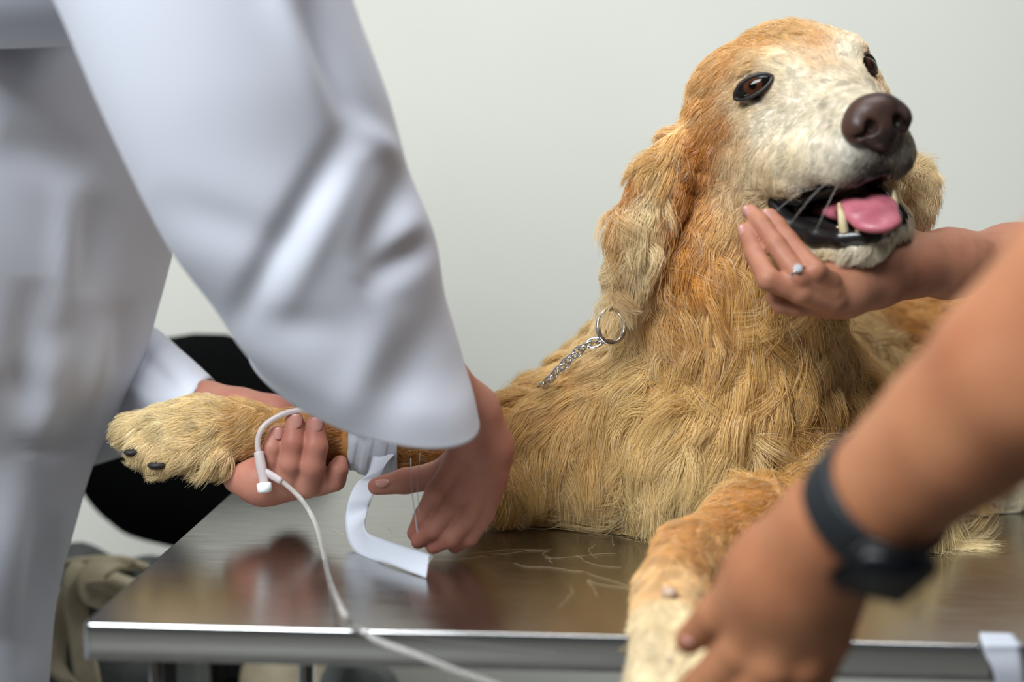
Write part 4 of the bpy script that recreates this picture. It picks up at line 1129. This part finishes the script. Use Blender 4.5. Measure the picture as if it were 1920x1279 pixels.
for off, rr in ((-hw, 0.0), (-hw, 0.0026), (-hw * 0.8, 0.0032), (0, 0.0033), (hw * 0.8, 0.0032), (hw, 0.0026), (hw, 0.0)):
    rad = np.array([skin_r(wc + wa * off, e1 * math.cos(t) + e2 * math.sin(t)) for t in ths])
    for _ in range(6): rad = (np.roll(rad, 1) + 2 * rad + np.roll(rad, -1)) / 4
    rows.append([bm.verts.new(wc + wa * off + (e1 * math.cos(t) + e2 * math.sin(t)) * (q_ + 0.0004 + rr)) for t, q_ in zip(ths, rad)])
for i in range(len(rows)):
    for j in range(NT):
        k = (j + 1) % NT; i2 = (i + 1) % len(rows)
        bm.faces.new((rows[i][j], rows[i][k], rows[i2][k], rows[i2][j]))
link('strap', bm_mesh('strap', bm), m_strap, watch)
cn = unit(DV(0.20, 0.30, -0.93)); cn = unit(cn - wa * (cn @ wa)); ca = wa; cb_ = np.cross(cn, ca)
cc_ = wc + cn * (skin_r(wc, cn) + 0.0065)
def oriented(bm, c, X_, Y_, Z_):
    for v_ in bm.verts: v_.co = Vector(np.asarray(c) + X_ * v_.co.x + Y_ * v_.co.y + Z_ * v_.co.z)
    return bm
link('case', bm_mesh('case', oriented(box_bm((0, 0, 0), (0.038, 0.044, 0.011), 0.0045, 4), cc_, ca, cb_, cn)), m_case, watch)
link('screen', bm_mesh('screen', oriented(box_bm((0, 0, 0), (0.033, 0.039, 0.002), 0.0008, 2), cc_ + cn * 0.0055, ca, cb_, cn)), m_glass, watch)
link('crown', bm_mesh('crown', lathe([(0.003, 0), (0.003, 0.003), (0.002, 0.0035)], cc_ + ca * 0.019, ca, 16)), m_case, watch)

m_silver = mat('silver', (0.75, 0.75, 0.76), 0.15, metal=1.0)
m_gem = mat('gem', (0.95, 0.96, 1.0), 0.02, spec=1.0, trans=0.6, ior=2.2)
fa = unit(V(1452, 458, 1.076) - V(1498, 520, 1.062)); rc = V(1496, 516, 1.062)
ring = empty('ring', rc); tag(ring, 'thin silver ring with a clear stone on a finger at the dog\'s cheek', 'ring')
e1 = unit(np.cross(fa, FWD)); e2 = np.cross(fa, e1); rr = rp(22.5, 1.062)
loop = [rc + (e1 * math.cos(t) + e2 * math.sin(t)) * rr for t in np.linspace(0, 6.2832, 33)]
link('band', bm_mesh('band', tube(loop, 0.0010, 8, 60, caps=False)), m_silver, ring)
gn = unit(-FWD * 0.95 + DV(0.1, 0.1, 0)); gn = unit(gn - fa * (gn @ fa)); gp = rc + gn * (rr + 0.0008)
link('setting', bm_mesh('setting', lathe([(0.0012, -0.001), (0.0026, 0.0012), (0.0028, 0.0016)], gp, gn, 12)), m_silver, ring)
g_ = lathe([(0.0002, 0.0002), (0.0036, 0.0024), (0.0036, 0.0028), (0.0022, 0.0042)], gp, gn, 8)
link('stone', bm_mesh('stone', g_, False), m_gem, ring)

# chain leash: ring, links, orange-brown strap
m_chain = mat('chain_steel', (0.62, 0.62, 0.63), 0.18, metal=1.0)
m_strapb = mat('leash_strap', srgb(178, 100, 52), 0.6)
lpos = V(1140, 612, 1.205)
leash = empty('leash', lpos); tag(leash, 'steel chain leash running down the golden fur from the neck', 'leash')
O_ = V(1146, 612, 1.20)
loop = [O_ + RIGHT * rp(30 * math.cos(t), 1.2) * 0.86 - UP * rp(32 * math.sin(t), 1.2) + FWD * 0.006 * math.cos(t + 0.5) for t in np.linspace(0, 6.2832, 41)]
link('ring', bm_mesh('ring', tube(loop, 0.0021, 10, 80, caps=False)), m_chain, leash)
cpath = catmull([V(1142, 640, 1.198), V(1104, 646, 1.20), V(1066, 676, 1.21), V(1040, 702, 1.22), V(1018, 722, 1.24), V(985, 742, 1.28), V(962, 748, 1.34)], 400)
seg = np.concatenate([[0], np.cumsum(np.linalg.norm(np.diff(cpath, axis=0), axis=1))])
nl = int(seg[-1] / 0.0082); proto = None
for i in range(nl):
    s_ = (i + 0.5) / nl * seg[-1]
    k = min(np.searchsorted(seg, s_), 398); p = cpath[k]; t_ = unit(cpath[min(k + 4, 399)] - cpath[max(k - 4, 0)])
    sd = unit(np.cross(t_, (0, 0.4, 1.0))); ud = np.cross(sd, t_)
    if i % 2: sd, ud = ud, -sd
    if proto is None:
        lp = [np.array([0.0068 * math.cos(a), 0.0040 * math.sin(a), 0]) for a in np.linspace(0, 6.2832, 25)]
        o = link('link', bm_mesh('link', tube(lp, 0.0012, 8, 36, caps=False)), m_chain); proto = o
    else:
        o = proto.copy(); COL.objects.link(o)
    Mx = Matrix.Identity(4)
    for r_ in range(3): Mx[r_][0] = t_[r_]; Mx[r_][1] = sd[r_]; Mx[r_][2] = ud[r_]; Mx[r_][3] = p[r_]
    o.parent = leash; bpy.context.view_layer.update(); o.matrix_world = Mx
sp = [V(962, 748, 1.34), V(945, 744, 1.35), V(925, 750, 1.36), V(900, 762, 1.36), V(915, 790, 1.37), V(950, 840, 1.36)]
o = link('strap', bm_mesh('strap', ribbon(sp, [0.012] * 6, 0.004, 40, [UP * 0.8 + FWD * 0.4] * 6)), m_strapb, leash); o['label'] = 'orange-brown strap end'

# white cloth tape: wound round the leg, with a loose tail lying on the table
m_tape = mat('white_tape', srgb(184, 188, 198), 0.8, spec=0.2, bump=(900, 0.2, 0.0004))
tape = empty('bandage_tape', V(700, 838, 1.245)); tag(tape, 'white cloth tape wound on the dog\'s lifted leg with a loose tail', 'bandage')
ws, rw = [], []
v_, f_, _ = loft([(V(656, 829, 1.245), UP * rp(49, 1.245), FWD * rp(44, 1.245)), (V(662, 830, 1.245), UP * rp(53, 1.245), FWD * rp(51, 1.245)), (V(690, 835, 1.245), UP * rp(55, 1.245), FWD * rp(53, 1.245)),
                  (V(720, 838, 1.245), UP * rp(55, 1.245), FWD * rp(53, 1.245)), (V(742, 841, 1.245), UP * rp(51, 1.245), FWD * rp(49, 1.245)), (V(748, 842, 1.245), UP * rp(47, 1.245), FWD * rp(49, 1.245))], 60, 64)
nn = vnormals(v_, f_); cen_ = v_.reshape(60, 64, 3).mean(1).repeat(64, 0)
if ((v_ - cen_) * nn).sum() < 0: f_ = f_[:, ::-1]; nn = -nn
xx = proj(v_)[0]; yy = proj(v_)[1]
v_ = v_ + nn * (0.0007 * np.sign(np.sin((xx + 0.22 * yy) / 4.6)) + 0.0008 * vnoise(v_, 120, 3))[:, None]
o = link('wrap', np_mesh('wrap', v_, f_), m_tape, tape); md = o.modifiers.new('thick', 'SOLIDIFY'); md.thickness = 0.0015
def tz(px, py, up=0.0): return on_plane(px, py, TABLE_Z + up)
t1 = tz(668, 1012, 0.014); t2 = tz(700, 1042, 0.013); t3 = tz(745, 1055, 0.0125); t4 = tz(800, 1066, 0.012)
tail = [V(722, 850, 1.226), V(706, 880, 1.203), V(690, 905, 1.20), V(676, 935, 1.19), V(668, 970, 1.185), V(670, 1003, 1.155)]
wd = [RIGHT, RIGHT * 0.9 + UP * 0.5, RIGHT, RIGHT, RIGHT * 0.9 + UP * 0.4 , RIGHT * 0.6 + UP * 0.8]
D5 = proj(t2)[2]
tail += [V(688, 1024, 1.132), V(722, 1034, 1.11), V(762, 1048, 1.088), V(802, 1062, 1.068)]
wd += [RIGHT * 0.1 + UP * 0.95 + FWD * 0.3, UP * 0.8 + FWD * 0.6 - RIGHT * 0.1, UP * 0.75 + FWD * 0.65, UP * 0.75 + FWD * 0.65 + RIGHT * 0.08]
link('tail', bm_mesh('tail', ribbon(tail, [0.0185, 0.0185, 0.0185, 0.019, 0.0195, 0.020, 0.0205, 0.0205, 0.0205, 0.0205], 0.0008, 120, wd)), m_tape, tape)
th_ = [tube([V(803, 1045, 1.066), V(808, 1042, 1.065), V(810, 1047, 1.065), V(806, 1050, 1.065), V(801, 1060, 1.066)], 0.00025, 6, 24)]
link('loose_thread', bm_mesh('loose_thread', join(*th_)), m_tape, tape)

# second strip hanging over the table edge at the right
strip = [tz(1868, 1188, 0.0025), tz(1872, 1199, 0.0022), tz(1876, 1206.5, 0.0018) - EY * 0.002, V(1880, 1225, proj(tz(1876, 1209))[2] - 0.006), V(1890, 1260, proj(tz(1876, 1209))[2] - 0.007), V(1898, 1310, proj(tz(1876, 1209))[2] - 0.004), V(1900, 1350, proj(tz(1876, 1209))[2])]
o = link('tape_strip', bm_mesh('tape_strip', ribbon(strip, [0.022, 0.024, 0.025, 0.023, 0.019, 0.018, 0.018], 0.0009, 60, [EX, EX, EX, EX + UP * 0.1, EX, EX, EX])), m_tape)
tag(o, 'white tape strip hanging over the table edge to the right of the wristwatch', 'tape')

# drip line with a side port
m_tube = mat('clear_tubing', srgb(226, 224, 220), 0.12, spec=0.5, trans=0.72, ior=1.25)
m_tube2 = mat('milky_connector', srgb(222, 212, 212), 0.25, trans=0.45, ior=1.3)
m_cap = mat('white_cap', srgb(232, 236, 240), 0.35)
iv = empty('drip_line', V(495, 890, 1.198)); tag(iv, 'clear infusion tube looping over the fingers and down across the steel table', 'tube')
lower = [V(513, 893, 1.196), V(535, 908, 1.193), V(566, 938, 1.188), V(590, 978, 1.178), V(605, 1030, 1.13)]
zt = TABLE_Z + 0.003
lower += [V(617, 1085, 1.055), on_plane(640, 1142, zt + 0.010), on_plane(660, 1172, zt + 0.001)]
ed = proj(on_plane(684, 1181, TABLE_Z))[2]
lower += [V(683, 1185, ed - 0.001), V(712, 1203, ed - 0.012), V(780, 1228, ed - 0.02), V(850, 1256, ed - 0.022), V(930, 1284, ed - 0.02), V(1040, 1330, ed - 0.02)]
link('tubing', bm_mesh('tubing', tube(lower, 0.0021, 12, 160)), m_tube, iv)
upper = [V(489, 862, 1.198), V(483, 835, 1.198), V(490, 806, 1.199), V(512, 786, 1.202), V(545, 772, 1.204), V(585, 770, 1.2065), V(630, 782, 1.208), V(660, 798, 1.206)]
link('tubing', bm_mesh('tubing', tube(upper, 0.0025, 12, 90)), m_tube2, iv)
yb = link('side_port', bm_mesh('side_port', join(tube([V(485, 848, 1.198), V(489, 872, 1.196), V(496, 908, 1.194)], [0.0042, 0.0044, 0.0040], 16, 16), tube([V(491, 880, 1.196), V(505, 889, 1.195), V(528, 903, 1.193)], [0.0026, 0.0032, 0.0030], 14, 12))), m_tube2, iv)
link('cap', bm_mesh('cap', lathe([(0.0052, 0), (0.0062, 0.0008), (0.0064, 0.004), (0.0060, 0.0075), (0.0035, 0.0085)], V(495, 905, 1.194), V(497, 925, 1.193) - V(495, 905, 1.194), 20)), m_cap, iv)
lines = [tube([V(770, 860, 1.15), V(771, 905, 1.12), V(776, 950, 1.10), V(783, 1000, 1.098)], 0.00035, 6, 30), tube([V(788, 850, 1.14), V(783, 900, 1.11), V(785, 960, 1.10)], 0.00025, 6, 30)]
link('loose_thread', bm_mesh('loose_thread', join(*lines)), m_tape, tape)

# shed hairs lying on the steel
r_ = np.random.default_rng(5); hb_ = []
for _ in range(20):
    x_, y_ = r_.uniform(960, 1240), r_.uniform(985, 1130)
    if r_.random() < 0.35: x_, y_ = r_.uniform(620, 1180), r_.uniform(1000, 1170)
    p0 = on_plane(x_, y_, TABLE_Z + 0.0006); a0 = r_.uniform(0, 6.28); pts = [p0]
    for k in range(5):
        a0 += r_.normal(0, 0.35); pts.append(pts[-1] + np.array([math.cos(a0), math.sin(a0), 0]) * r_.uniform(0.006, 0.016))
    hb_.append(tube(pts, 0.00007, 5, 20))
m_shed = mat('shed_hair', srgb(214, 196, 160), 0.5)
o = link('shed_hair', bm_mesh('shed_hair', join(*hb_)), m_shed); tag(o, 'loose pale hairs scattered on the steel in front of the dog', 'hair', kind='stuff')
